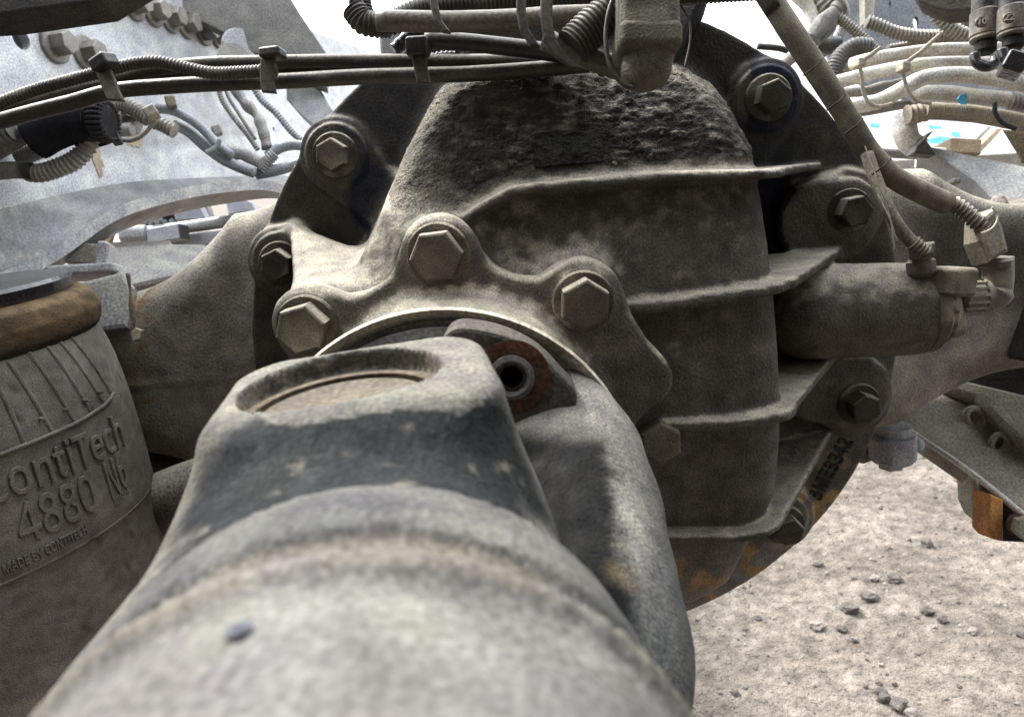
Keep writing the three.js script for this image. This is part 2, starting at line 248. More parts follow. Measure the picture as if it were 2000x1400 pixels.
// triangle strip of the cast web at the left, as a thick sheet
const triD = (() => { const ab = new V3(), ac = new V3(), bc = new V3(), n = new V3(), tri = new THREE.Triangle(), q = new V3(), c = new V3(); return (x, y, z, A, B, D) => { tri.a.set(...A); tri.b.set(...B); tri.c.set(...D); q.set(x, y, z); tri.closestPointToPoint(q, c); return c.distanceTo(q); }; })();
const nearWeb = (x, y, z) => x < webT[1][0] + 0.06 && x > webT[0][0] - 0.06 && y < webT[0][1] + 0.08 && y > webT[3][1] - 0.08;
function carrier(x, y, z) {
  const r = Math.hypot(x, y);
  let d = slab(r - 0.2525, z, -0.02, 0.006, 0.003);
  for (let i = 0; i < 6; i++) { const b = flangeBolts[i]; if (Math.abs(x - b[0]) > 0.12 || Math.abs(y - b[1]) > 0.12) continue; d = smin(d, slab(seg2(x, y, b, lugIn[i], i > 2 ? 0.030 : 0.0275, 0.02), z, -0.018, 0.0155, 0.004), 0.006); d = smin(d, slab(Math.hypot(x - b[0], y - b[1]) - 0.0225, z, 0, 0.019, 0.002), 0.003); }
  if (x > 0.05) { d = smin(d, slab(rectD(x, y, padA[0], padA[1], 0.03), z, -0.01, 0.02, 0.004), 0.008); d = smin(d, slab(rectD(x, y, padB[0], padB[1], 0.025), z, -0.01, 0.02, 0.004), 0.008); d = smin(d, capsule(x, y, z, boss[0], boss[1], 0.034, 0.033), 0.014); }
  const nn = nose(x, y, z); let b = nn;
  const pr = Math.hypot(x - PC[0], y - PC[1]);
  b = smin(b, slab(pr - mix(0.116, 0.083, clamp(z / 0.13)), z, -0.01, 0.136, 0.006), 0.045);
  for (let i = 0; i < 3; i++) { const c = cageBolts[i]; b = smin(b, slab(Math.hypot(x - c[0], y - c[1]) - 0.0205, z, 0.05, 0.136, 0.004), 0.02); }
  { const c = cageBolts[3]; b = smin(b, slab(seg2(x, y, [c[0], c[1]], [c[0] + 0.004, c[1] + 0.034], 0.0185, 0.02), z, 0.0, 0.138, 0.005), 0.012); }
  if (nearWeb(x, y, z)) b = smin(b, Math.min(triD(x, y, z, webT[0], webT[1], webT[2]), triD(x, y, z, webT[0], webT[2], webT[3])) - 0.0042, 0.014);
  d = smin(d, b, 0.012);
  for (const k of ribs) {
    let m = 1e9; for (let i = 0; i + 1 < k.line.length; i++) m = Math.min(m, seg2(x, y, k.line[i], k.line[i + 1], k.t)); if (m > 0.05) { continue; }
    const wedge = x > 0.05 ? Math.max(x - k.xe, z - 0.012 - Math.max(0, k.xe - x) * 1.45, z - 0.128) * 0.6 : 1e9;
    const env = Math.min(nn - k.out, x > 0.09 ? wedge : 1e9);
    d = smin(d, smax(smax(m, env, 0.0025), -0.02 - z, 0.003), 0.0045);
  }
  return d;
}
// caked dirt over the top of the housing
const cx0 = DL(1140, 250, 0.08);
const ribY = (x) => { const l = ribs[0].line; if (x <= l[0][0]) return l[0][1]; for (let i = 0; i + 1 < l.length; i++) if (x < l[i + 1][0]) return mix(l[i][1], l[i + 1][1], (x - l[i][0]) / (l[i + 1][0] - l[i][0])); return l[l.length - 1][1]; };
const aboveRib = (x, y) => sst(0.006, 0.014, y - ribY(x));
const cake = (x, y, z) => sst(0.165, 0.03, Math.hypot((x - cx0[0]) * 0.95, (y - cx0[1]) * 1.1)) * sst(0.02, 0.035, z) * aboveRib(x, y);
const greasy = (x, y, z) => { const g = DL(1150, 285, 0.09); return sst(0.135, 0.045, Math.hypot((x - g[0]) * 0.75, (y - g[1]) * 1.7) + 0.05 * fbm(x * 22, y * 22, z * 22, 3)) * aboveRib(x, y); };
const clod = (x, y, z) => { const w = 0.004 * n3(x * 60, y * 60, z * 60), a = fbm((x + w) * 70, (y + w) * 150, z * 150, 3), b = n3(x * 210, (y + w) * 380, z * 380); return Math.max(0, a * 1.1 + 0.12) + 0.55 * Math.max(0, b); };
function carrierDisplace(x, y, z, nx, ny, nz) {
  const c = cake(x, y, z); let a = 0.0004 * fbm(x * 70, y * 70, z * 70, 3);
  if (c > 0.01) a += c * 0.0040 * clod(x, y, z) * (nz > -0.2 ? 1 : 0);
  const up = ny * 0.97 + nz * -0.1; if (up > 0.5) a += 0.0005 * (up - 0.5) * (1 + 2 * n3(x * 180, y * 180, z * 180));
  return a;
}
const upD = new V3(UP.dot(DX), UP.dot(DY), UP.dot(DZ));
const navySpots = [[775, 300, 62, 110], [720, 215, 60, 55], [735, 400, 50, 70], [825, 190, 40, 60]].map(([x, y, a, b]) => [...DL(x, y, 0.01), a / F * 0.57, b / F * 0.57]);
function carrierColour(p, n) {
  const { x, y, z } = p, k = fbm(x * 26, y * 26, z * 26, 4), k2 = fbm(x * 110, y * 110, z * 110, 3), up = n.dot(upD);
  let c = mixc([0.084, 0.076, 0.064], [0.108, 0.099, 0.084], sst(-0.35, 0.4, k + 0.4 * k2));
  if (x > 0.135 && z > 0.02) c = mixc(c, [0.13, 0.118, 0.10], 0.5);
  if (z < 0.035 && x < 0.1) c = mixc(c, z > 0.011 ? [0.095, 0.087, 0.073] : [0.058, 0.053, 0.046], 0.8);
  c = mixc(c, [0.42, 0.385, 0.32], clamp(sst(0.3, 0.9, up + k2 * 0.6)) * 0.9);
  // bare navy paint on the flange, with some of its shadow in the tone
  let bare = 0; for (const s of navySpots) bare = Math.max(bare, sst(1.25, 0.85, Math.hypot((x - s[0]) / s[2], (y - s[1]) / s[3]) + k * 0.7));
  const behind = x > DL(1440, 500, 0.02)[0] && x < DL(1545, 500, 0.02)[0] ? 1 : 0;  // shade of the gap beside the nose, painted navy below
  if (z < 0.02) { c = mixc(c, NAVY, bare * sst(0.5, -0.2, up)); c = mixc(c, NAVY, behind * 0.85); }
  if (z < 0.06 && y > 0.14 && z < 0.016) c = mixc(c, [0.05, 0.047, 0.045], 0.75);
  // dome: light put into pale dust on left shoulder and crown, black grease between
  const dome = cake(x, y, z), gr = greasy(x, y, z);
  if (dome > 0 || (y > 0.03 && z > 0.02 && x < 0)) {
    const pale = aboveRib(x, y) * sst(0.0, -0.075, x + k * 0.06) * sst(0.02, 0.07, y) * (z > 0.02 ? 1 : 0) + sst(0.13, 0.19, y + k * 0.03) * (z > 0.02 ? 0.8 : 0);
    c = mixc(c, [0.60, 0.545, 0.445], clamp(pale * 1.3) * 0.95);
    c = mixc(c, [0.030, 0.028, 0.026], clamp(gr * 1.1) * 0.93);
    c = mixc(c, [0.30, 0.275, 0.235], clamp(sst(0.2, 0.75, up) * gr * sst(-0.1, 0.3, k2)) * 0.75);
  }
  // rust flakes at the foot
  if (y < -0.08) { const f = sst(0.12, 0.2, n3(x * 75, y * 60, z * 60) + 0.3 * k) * sst(-0.10, -0.16, y - 0.25 * Math.abs(x - 0.1)); c = mixc(c, [0.24, 0.22, 0.19], 0.6 * sst(-0.10, -0.17, y)); c = mixc(c, [0.33, 0.20, 0.085], f * 0.8); }
  if (k2 > 0.3) c = mixc(c, [0.12, 0.07, 0.04], 0.3);
  return c.map((v) => v * (1 + 0.22 * k2));
}
const carrierT = thing('differential_carrier', 'big round dusty cast iron differential carrier with bolted flange and dirt caked on its dome', 'differential', DO);
{
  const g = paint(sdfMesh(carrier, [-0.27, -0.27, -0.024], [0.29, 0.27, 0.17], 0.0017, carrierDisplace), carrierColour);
  const crust = [], rest = [], ix = g.index.array, gp = g.attributes.position.array; for (let i = 0; i < ix.length; i += 3) { const v = ix[i] * 3; (cake(gp[v], gp[v + 1], gp[v + 2]) > 0.22 ? crust : rest).push(ix[i], ix[i + 1], ix[i + 2]); }
  const gc = g.clone(); gc.setIndex(crust); g.setIndex(rest);
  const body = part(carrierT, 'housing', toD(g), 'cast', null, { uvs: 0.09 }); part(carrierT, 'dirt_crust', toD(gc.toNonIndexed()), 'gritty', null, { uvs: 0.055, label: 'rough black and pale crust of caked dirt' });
  // crumbs of dirt sitting on the dome
  const clump = new THREE.IcosahedronGeometry(1, 1); { const p = clump.attributes.position; for (let i = 0; i < p.count; i++) { const k = 1 + 0.5 * n3(p.getX(i) * 1.7, p.getY(i) * 1.7, p.getZ(i) * 1.7); p.setXYZ(i, p.getX(i) * k, p.getY(i) * k * 0.7, p.getZ(i) * k); } clump.computeVertexNormals(); }
  const list = [], m4 = new THREE.Matrix4(), q = new THREE.Quaternion();
  for (let tries = 0; tries < 60000 && list.length < 420; tries++) {
    const x = mix(-0.13, 0.13, rnd()), y = mix(0.04, 0.21, rnd()); if (nose(x, y, 0.03) > 0) continue; let lo = 0.02, hi = 0.16;
    for (let i = 0; i < 16; i++) { const m = (lo + hi) / 2; nose(x, y, m) < 0 ? lo = m : hi = m; }
    if (greasy(x, y, lo) < 0.25 && rnd() < 0.8) continue; const w = cake(x, y, lo), w2 = fbm(x * 30, y * 30, 3.3, 3); if (rnd() > w * (0.35 + 1.6 * w2)) continue;
    const s = 0.0004 + 0.0011 * Math.pow(rnd(), 4) * (1 + w), a = carrierDisplace(x, y, lo, 0, 0.4, 0.9), pos = DP(x, y, lo + a * 0.9).sub(DO);
    q.setFromEuler(new THREE.Euler(rnd() * 6, rnd() * 6, rnd() * 6)); list.push([m4.clone().compose(pos, q, new V3(s, s * (0.6 + 0.5 * rnd()), s)), greasy(x, y, lo)]);
  }
  const im = new THREE.InstancedMesh(finish(clump, [1, 1, 1]), M('crumb', { vc: false, bump: null, c: [0.8, 0.8, 0.8] }), list.length); im.name = 'dirt_crumbs'; im.userData.kind = 'stuff';
  const cc = new THREE.Color(); list.forEach(([m, gr], i) => { im.setMatrixAt(i, m); const k = 0.7 + 0.5 * rnd(), b = mixc([0.34, 0.31, 0.25], [0.06, 0.055, 0.05], gr); im.setColorAt(i, cc.setRGB(b[0] * k, b[1] * k, b[2] * k)); });
  carrierT.add(im);
}
// pinion cage: bolted plate with lobes and a collar
{
  const LB1 = DL(1258, 742, 0.15);
  const cage = (x, y, z) => {
    const pr = Math.hypot(x - PC[0], y - PC[1]); let o = pr - 0.1005;
    for (let i = 0; i < 3; i++) o = smin(o, Math.hypot(x - cageBolts[i][0], y - cageBolts[i][1]) - 0.0215, 0.022);
    o = smin(o, seg2(x, y, LB1, [cageBolts[2][0], cageBolts[2][1]], 0.014, 0.019), 0.012); o = smin(o, seg2(x, y, LB1, [PC[0] + 0.05, PC[1] + 0.01], 0.014, 0.05), 0.012);
    let d = slab(o, z, 0.128, 0.1525, 0.004);
    for (let i = 0; i < 3; i++) d = smin(d, slab(Math.hypot(x - cageBolts[i][0], y - cageBolts[i][1]) - 0.0185, z, 0.14, 0.1545, 0.002), 0.003);
    d = smin(d, slab(pr - mix(0.088, 0.079, clamp((z - 0.15) / 0.05)), z, 0.13, 0.206, 0.004), 0.012);
    return Math.max(d, -(slab(pr - 0.06, z, 0.17, 0.3)));
  };
  const g = sdfMesh(cage, [PC[0] - 0.15, PC[1] - 0.14, 0.12], [PC[0] + 0.16, PC[1] + 0.15, 0.212], 0.002, (x, y, z, nx, ny) => 0.0004 * fbm(x * 80, y * 80, z * 80, 3) + (ny > 0.4 ? 0.0014 * (ny - 0.3) * Math.max(0, fbm(x * 120, y * 120, z * 120, 3) + 0.2) : 0));
  part(carrierT, 'pinion_cage', toD(paint(g, (p, n) => { const k = fbm(p.x * 26, p.y * 26, p.z * 26, 4), k2 = fbm(p.x * 120, p.y * 120, p.z * 120, 3), up = n.dot(upD); let c = mixc([0.098, 0.090, 0.074], [0.14, 0.128, 0.107], sst(-0.3, 0.3, k)); c = mixc(c, [0.48, 0.44, 0.36], sst(0.25, 0.8, up + 0.4 * k2)); return c.map((v) => v * (1 + 0.35 * k2)); })), 'cast', null, { uvs: 0.08 });
}
function boltOn(t, pos, dir, af, h, { wr = af * 0.72, wh = 0.0035, rot = 0, colour = dusty([0.095, 0.085, 0.067], [0.50, 0.45, 0.36], 0.95, 30, -0.3), mat = 'cast', name = 'bolt', label } = {}) {
  const head = part(t, name, alongY(hexHead(af, h, rot).translate(0, wh, 0), pos, dir), mat, colour, { label, uvs: 0.06 });
  part(t, 'washer', alongY(ring(wr, wh, 0.001), pos, dir), mat, colour, { parent: head, uvs: 0.06 }); return head;
}
flangeBolts.forEach((b, i) => boltOn(carrierT, DP(b[0], b[1], i === 5 ? 0.0245 : i === 4 ? 0.0205 : 0.0186), DZ, 0.0202, 0.0125, { rot: [0.5, 0.45, 0.4, 0.2, 0.75, 0.3][i], wr: 0.0165, colour: dusty([0.06, 0.054, 0.044], [0.38, 0.34, 0.28], 0.95, 30, -0.4) }));
cageBolts.forEach((b, i) => boltOn(carrierT, DP(b[0], b[1], i < 3 ? 0.1535 : 0.1375), DZ, i < 3 ? 0.0252 : 0.0225, 0.0125, { rot: [0.28, 0.12, 0.5, 0.6][i], wr: i < 3 ? 0.0178 : 0.0145, label: i === 3 ? 'bolt with yellow and rust stains' : undefined, colour: i === 3 ? (p) => { const k = fbm(p.x * 90, p.y * 90, p.z * 90, 3); return mixc([0.12, 0.108, 0.09], k > 0 ? [0.15, 0.09, 0.05] : [0.13, 0.12, 0.085], sst(0.02, 0.25, Math.abs(k))); } : undefined }));
{ // casting plate on the dome and raised casting marks on the flange
  const s = [DL(1040, 262, 0.08), DL(1172, 248, 0.08), DL(1178, 318, 0.1), DL(1042, 330, 0.1)], zAt = (x, y) => { let lo = 0.02, hi = 0.16; for (let i = 0; i < 18; i++) { const m = (lo + hi) / 2; nose(x, y, m) < 0 ? lo = m : hi = m; } return lo; };
  const pos = [], idx = [], nu = 60, nv = 34; for (let j = 0; j <= nv; j++) for (let i = 0; i <= nu; i++) { const u = i / nu, v = j / nv, x = mix(mix(s[0][0], s[1][0], u), mix(s[3][0], s[2][0], u), v), y = mix(mix(s[0][1], s[1][1], u), mix(s[3][1], s[2][1], u), v), e = Math.min(u, 1 - u, v, 1 - v) > 0.001 ? 0.0016 : -0.001; pos.push(x, y, zAt(x, y) + e + 0.0024 * clod(x, y, zAt(x, y)) * (u < 0.78 ? 1.3 : 0.25)); }
  for (let j = 0; j < nv; j++) for (let i = 0; i < nu; i++) { const a = j * (nu + 1) + i; idx.push(a, a + nu + 1, a + 1, a + 1, a + nu + 1, a + nu + 2); }
  const g = new THREE.BufferGeometry(); g.setAttribute('position', new THREE.Float32BufferAttribute(pos, 3)); g.setIndex(idx); g.computeVertexNormals();
  part(carrierT, 'name_plate', toD(g), 'gritty', toneNoise([0.040, 0.037, 0.034], 200, 0.9), { uvs: 0.055 });
}
const font = await new FontLoader().loadAsync('fonts/droid/droid_sans_bold.typeface.json');
const thin = await new FontLoader().loadAsync('fonts/droid/droid_sans_regular.typeface.json');
const text = (s, size, depth, bevel = 0, face = font) => { const g = new TextGeometry(s, { font: face, size, depth, curveSegments: 4, bevelEnabled: bevel > 0, bevelThickness: bevel, bevelSize: bevel * 0.8, bevelSegments: 1 }); return g; };
{ const a = DL(1602, 978, 0.006), b = DL(1668, 862, 0.006), ang = Math.atan2(b[1] - a[1], b[0] - a[0]), g = text('3ME3342', 0.0125, 0.0016); g.computeBoundingBox(); const w = g.boundingBox.max.x, L = Math.hypot(b[0] - a[0], b[1] - a[1]); g.scale(L / w, 1, 1).rotateZ(ang).translate(a[0], a[1], 0.0055); part(carrierT, 'casting_mark', toD(g), 'cast', [0.03, 0.028, 0.026]); }

// ---- axle housing behind the carrier
{
  const armL = [...DL(262, 715, -0.1), -0.1], armR = [...DL(2080, 535, -0.09), -0.09];
  const boxArm = (x, y, z, a, hy, hz, r) => { const t = clamp(x / a[0]), cy = a[1] * t, cz = mix(-0.085, a[2], t), dx = Math.abs(x - a[0] / 2) - Math.abs(a[0]) / 2 + r, hh = Math.min(x < 0 ? 0.13 : 0.108, hy + (x < 0 ? 0.115 : 0.085) * Math.pow(clamp((0.385 - Math.abs(x)) / 0.15, 0, 1.1), 2)), dy = (Math.abs(y - cy) - hh) * 0.8 + r, dz = Math.abs(z - cz) - hz + r; return Math.min(Math.max(dx, dy, dz), 0) + Math.hypot(Math.max(dx, 0), Math.max(dy, 0), Math.max(dz, 0)) - r; };
  const f = (x, y, z) => { let d = slab(Math.hypot(x, y) - 0.236, z, -0.15, -0.018, 0.03); d = smin(d, x < 0 ? boxArm(x, y, z, armL, 0.072, 0.07, 0.028) : boxArm(x, y, z, armR, 0.069, 0.07, 0.03), 0.06); const seam = Math.abs(y - (x < 0 ? armL[1] * x / armL[0] - 0.002 : -0.3)); return d - 0.0009 * sst(0.004, 0.001, seam) * (z > -0.06 ? 1 : 0); };
  const axleT = thing('axle_housing', 'grey drive axle housing with tapered arms running left and right behind the carrier', 'axle', DP(0, 0, -0.085));
  part(axleT, 'housing', toD(paint(sdfMesh(f, [-0.46, -0.27, -0.20], [0.60, 0.27, 0.03], 0.004, (x, y, z) => 0.0005 * fbm(x * 60, y * 60, z * 60, 3)), (p, n) => { const k = fbm(p.x * 20, p.y * 20, p.z * 20, 4), k2 = fbm(p.x * 90, p.y * 90, p.z * 90, 3); let c = mixc([0.20, 0.182, 0.155], [0.30, 0.278, 0.24], sst(-0.3, 0.3, k)); c = mixc(c, [0.42, 0.39, 0.33], sst(0.4, 0.9, n.dot(upD)) * 0.7); if (p.x > 0.2) c = mixc(c, [0.062, 0.056, 0.048], 0.85 * sst(0.24, 0.30, p.x + 0.08 * k) * sst(0.025, 0.055, p.y + 0.06 * k) * sst(0.115, 0.10, p.y)); c = mixc(c, [0.22, 0.13, 0.07], sst(-0.335, -0.36, p.x) * sst(-0.05, 0.25, k2 + (p.y > 0.02 ? 0.2 : -0.1))); return c.map((v) => v * (1 + 0.3 * k2)); })), 'cast', null, { uvs: 0.1 });  // upper right arm darkened: its shade is put into the colour
}

// ---------------------------------------------------------------- drive shaft (frame: z along the shaft towards the viewer, y to the camera)
const su = new V3(-0.139, 0.13, -1).normalize(), sw = new V3(-0.063, -0.998, 0); sw.addScaledVector(su, -sw.dot(su)).normalize();
const SD = 0.098, SO = sw.clone().multiplyScalar(SD), SZ = su.clone().negate(), SY = sw.clone().negate(), SX = new V3().crossVectors(SY, SZ);
const toS = (g) => orient(g, SO, SX, SY, SZ), SL = onPlane(SO, SX, SY, SZ), SPt = (x, y, z) => SO.clone().addScaledVector(SX, x).addScaledVector(SY, y).addScaledVector(SZ, z);
const earRot = R(13), ec = Math.cos(earRot), es = Math.sin(earRot);
const cupZ = -0.2245, cupX = -0.004;
function shaftF(x, y, z) {
  const r = Math.hypot(x, y), X = x * ec + y * es, Y = -x * es + y * ec;
  let tube = slab(r - 0.055, z, -0.13, 0.16, 0.002);
  // end yoke body: block under the ear, neck and shoulders
  const rb = (cx, cy, cz, hx, hy, hz, q) => { const dx = Math.abs(X - cx) - hx + q, dy = Math.abs(Y - cy) - hy + q, dz = Math.abs(z - cz) - hz + q; return Math.min(Math.max(dx, dy, dz), 0) + Math.hypot(Math.max(dx, 0), Math.max(dy, 0), Math.max(dz, 0)) - q; };
  const taper = 1 + 0.35 * (z + 0.25);
  const Yt = Y + 0.16 * (z - cupZ);
  const ex = Math.abs(X - 0.0005) - 0.0415 + 0.020, ez = Math.abs(z + 0.2245) - 0.037 + 0.020, e2 = Math.min(Math.max(ex, ez), 0) + Math.hypot(Math.max(ex, 0), Math.max(ez, 0)) - 0.020;
  let yoke = slab(e2 + 0.10 * Math.max(0, 0.06 - Yt) - 0.0, Yt, -0.03, 0.0637, 0.005);
  yoke = smin(yoke, slab(r - 0.050, z, -0.24, -0.13, 0.004), 0.03);
  yoke = smin(yoke, capsule(x, y, z, [-0.028, 0.008, -0.22], [-0.045, -0.004, -0.088], 0.020, 0.0185), 0.035);
  // round bearing cup boss, open on top
  const cr = Math.hypot(X - cupX, (z - cupZ) * 1.0);
  yoke = Math.max(yoke, -slab(cr - 0.0305, Yt, 0.0568, 0.14));
  let d = smin(tube, yoke, 0.008);
  d = smin(d, slab(r - 0.0562, z, -0.138, -0.115, 0.001), 0.003);          // collar
  d = smax(d, -(Math.hypot(r - 0.0588, z + 0.1105) - 0.0052), 0.004);       // groove beside the collar
  const wl = Math.hypot(r - 0.0545, z + 0.1005) - 0.003; d = smin(d, wl, 0.004);  // weld bead
  return d;
}
const shaftT = thing('drive_shaft', 'thick dusty drive shaft in front with welded end yoke and open bearing cup on top', 'drive shaft', SPt(0, 0, -0.1));
{
  const g = sdfMesh(shaftF, [-0.085, -0.075, -0.335], [0.08, 0.085, 0.17], 0.0018, (x, y, z) => 0.0003 * fbm(x * 90, y * 90, z * 90, 3) + 0.0006 * n3(x * 28, y * 28, z * 18) * (z > -0.16 ? 1 : 0.5) + (z > -0.104 && z < -0.097 ? 0.0006 * n3(Math.atan2(y, x) * 40, z * 300, 2) : 0));
  paint(g, (p, n) => {
    const { x, y, z } = p, k = fbm(x * 24, y * 24, z * 24, 4), k2 = fbm(x * 120, y * 120, z * 120, 3), k3 = fbm(x * 9 + 3, y * 9, z * 14, 3);
    let c;
    if (z > -0.1155) { c = mixc([0.128, 0.123, 0.114], [0.158, 0.152, 0.140], sst(-0.4, 0.4, k3)); c = mixc(c, [0.10, 0.10, 0.103], sst(0.1, 0.4, k) * 0.35); c = mixc(c, [0.20, 0.193, 0.178], sst(0.28, 0.34, n3(x * 14, y * 14, z * 260)) * 0.35); if (z < -0.098) c = mixc(c, [0.16, 0.145, 0.12], 0.75); const sc = sst(0.3, 0.42, n3(x * 60, y * 60, z * 12) + 0.25 * k2); c = mixc(c, [0.17, 0.165, 0.16], sc * 0.5); }
    else if (z > -0.139) { c = mixc([0.09, 0.089, 0.088], [0.14, 0.135, 0.125], sst(-0.2, 0.2, k)); }
    else {
      c = mixc([0.105, 0.10, 0.087], [0.165, 0.157, 0.136], sst(-0.3, 0.25, k + 0.4 * k2));
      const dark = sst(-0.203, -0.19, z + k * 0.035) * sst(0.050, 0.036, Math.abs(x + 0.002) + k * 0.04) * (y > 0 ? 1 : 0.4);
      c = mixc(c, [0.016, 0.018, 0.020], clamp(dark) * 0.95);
      c = mixc(c, [0.26, 0.235, 0.19], sst(0.22, 0.42, k2 + 0.3 * k) * 0.5);
      const Y = -x * es + y * ec + 0.16 * (z - cupZ), X = x * ec + y * es; if (Y < 0.0625 && Y > 0.05 && Math.hypot(X - cupX, z - cupZ) < 0.036) c = mixc([0.09, 0.08, 0.065], [0.30, 0.27, 0.21], sst(-0.25, -0.22, z + 0.02 * k) + sst(0.1, 0.3, k2) * 0.4);
      if (n.y > 0.7 && y > 0.055 && z < -0.185) c = mixc(c, [0.23, 0.218, 0.188], 0.5);
    }
    return c.map((v) => v * (1 + 0.3 * k2));
  });
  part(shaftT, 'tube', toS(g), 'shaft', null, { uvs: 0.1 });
  // bearing cap and snap ring inside the cup
  const earY = SX.clone().multiplyScalar(-es).addScaledVector(SY, ec).addScaledVector(SZ, 0.16).normalize(), earX = SX.clone().multiplyScalar(ec).addScaledVector(SY, es), cup = SO.clone().addScaledVector(earX, cupX).addScaledVector(SZ, cupZ);
  part(shaftT, 'bearing_cap', lathe([[0, 0.0580], [0.024, 0.0580], [0.0258, 0.0575], [0.027, 0.0565]], cup, earY), 'cast', toneNoise([0.13, 0.11, 0.085], 60, 0.8));
  part(shaftT, 'snap_ring', lathe([[0.0275, 0.0565], [0.0304, 0.0565], [0.0304, 0.0585], [0.0275, 0.0585], [0.0275, 0.0565]], cup, earY), 'cast', toneNoise([0.11, 0.085, 0.06], 90, 0.9));
  // blue paint chip on the tube
  const a = [], cp = [[432, 1245], [455, 1218], [492, 1208], [488, 1228], [462, 1242]].map(([px, py]) => { const r = C(px, py, 1), dx = r.dot(SX), dy = r.dot(SY), dz = r.dot(SZ), o = SO.clone().negate(), oy = o.dot(SY), A = dx * dx + dy * dy, B = oy * dy, Cc = oy * oy - 0.0556 ** 2, t = (-B - Math.sqrt(B * B - A * Cc)) / A; return r.multiplyScalar(t); });
  const ctr = cp.reduce((s, p) => s.add(p), new V3()).divideScalar(cp.length), nn = ctr.clone().sub(SO).addScaledVector(SZ, -ctr.clone().sub(SO).dot(SZ)).normalize(); for (let i = 0; i < cp.length; i++) { const p = cp[i], q = cp[(i + 1) % cp.length], c2 = ctr.clone().addScaledVector(nn, 0.0006); a.push(p.x, p.y, p.z, q.x, q.y, q.z, c2.x, c2.y, c2.z); }
  const cg = new THREE.BufferGeometry(); cg.setAttribute('position', new THREE.Float32BufferAttribute(a, 3)); part(shaftT, 'paint_chip', cg, 'smooth', [0.095, 0.102, 0.125]);
}
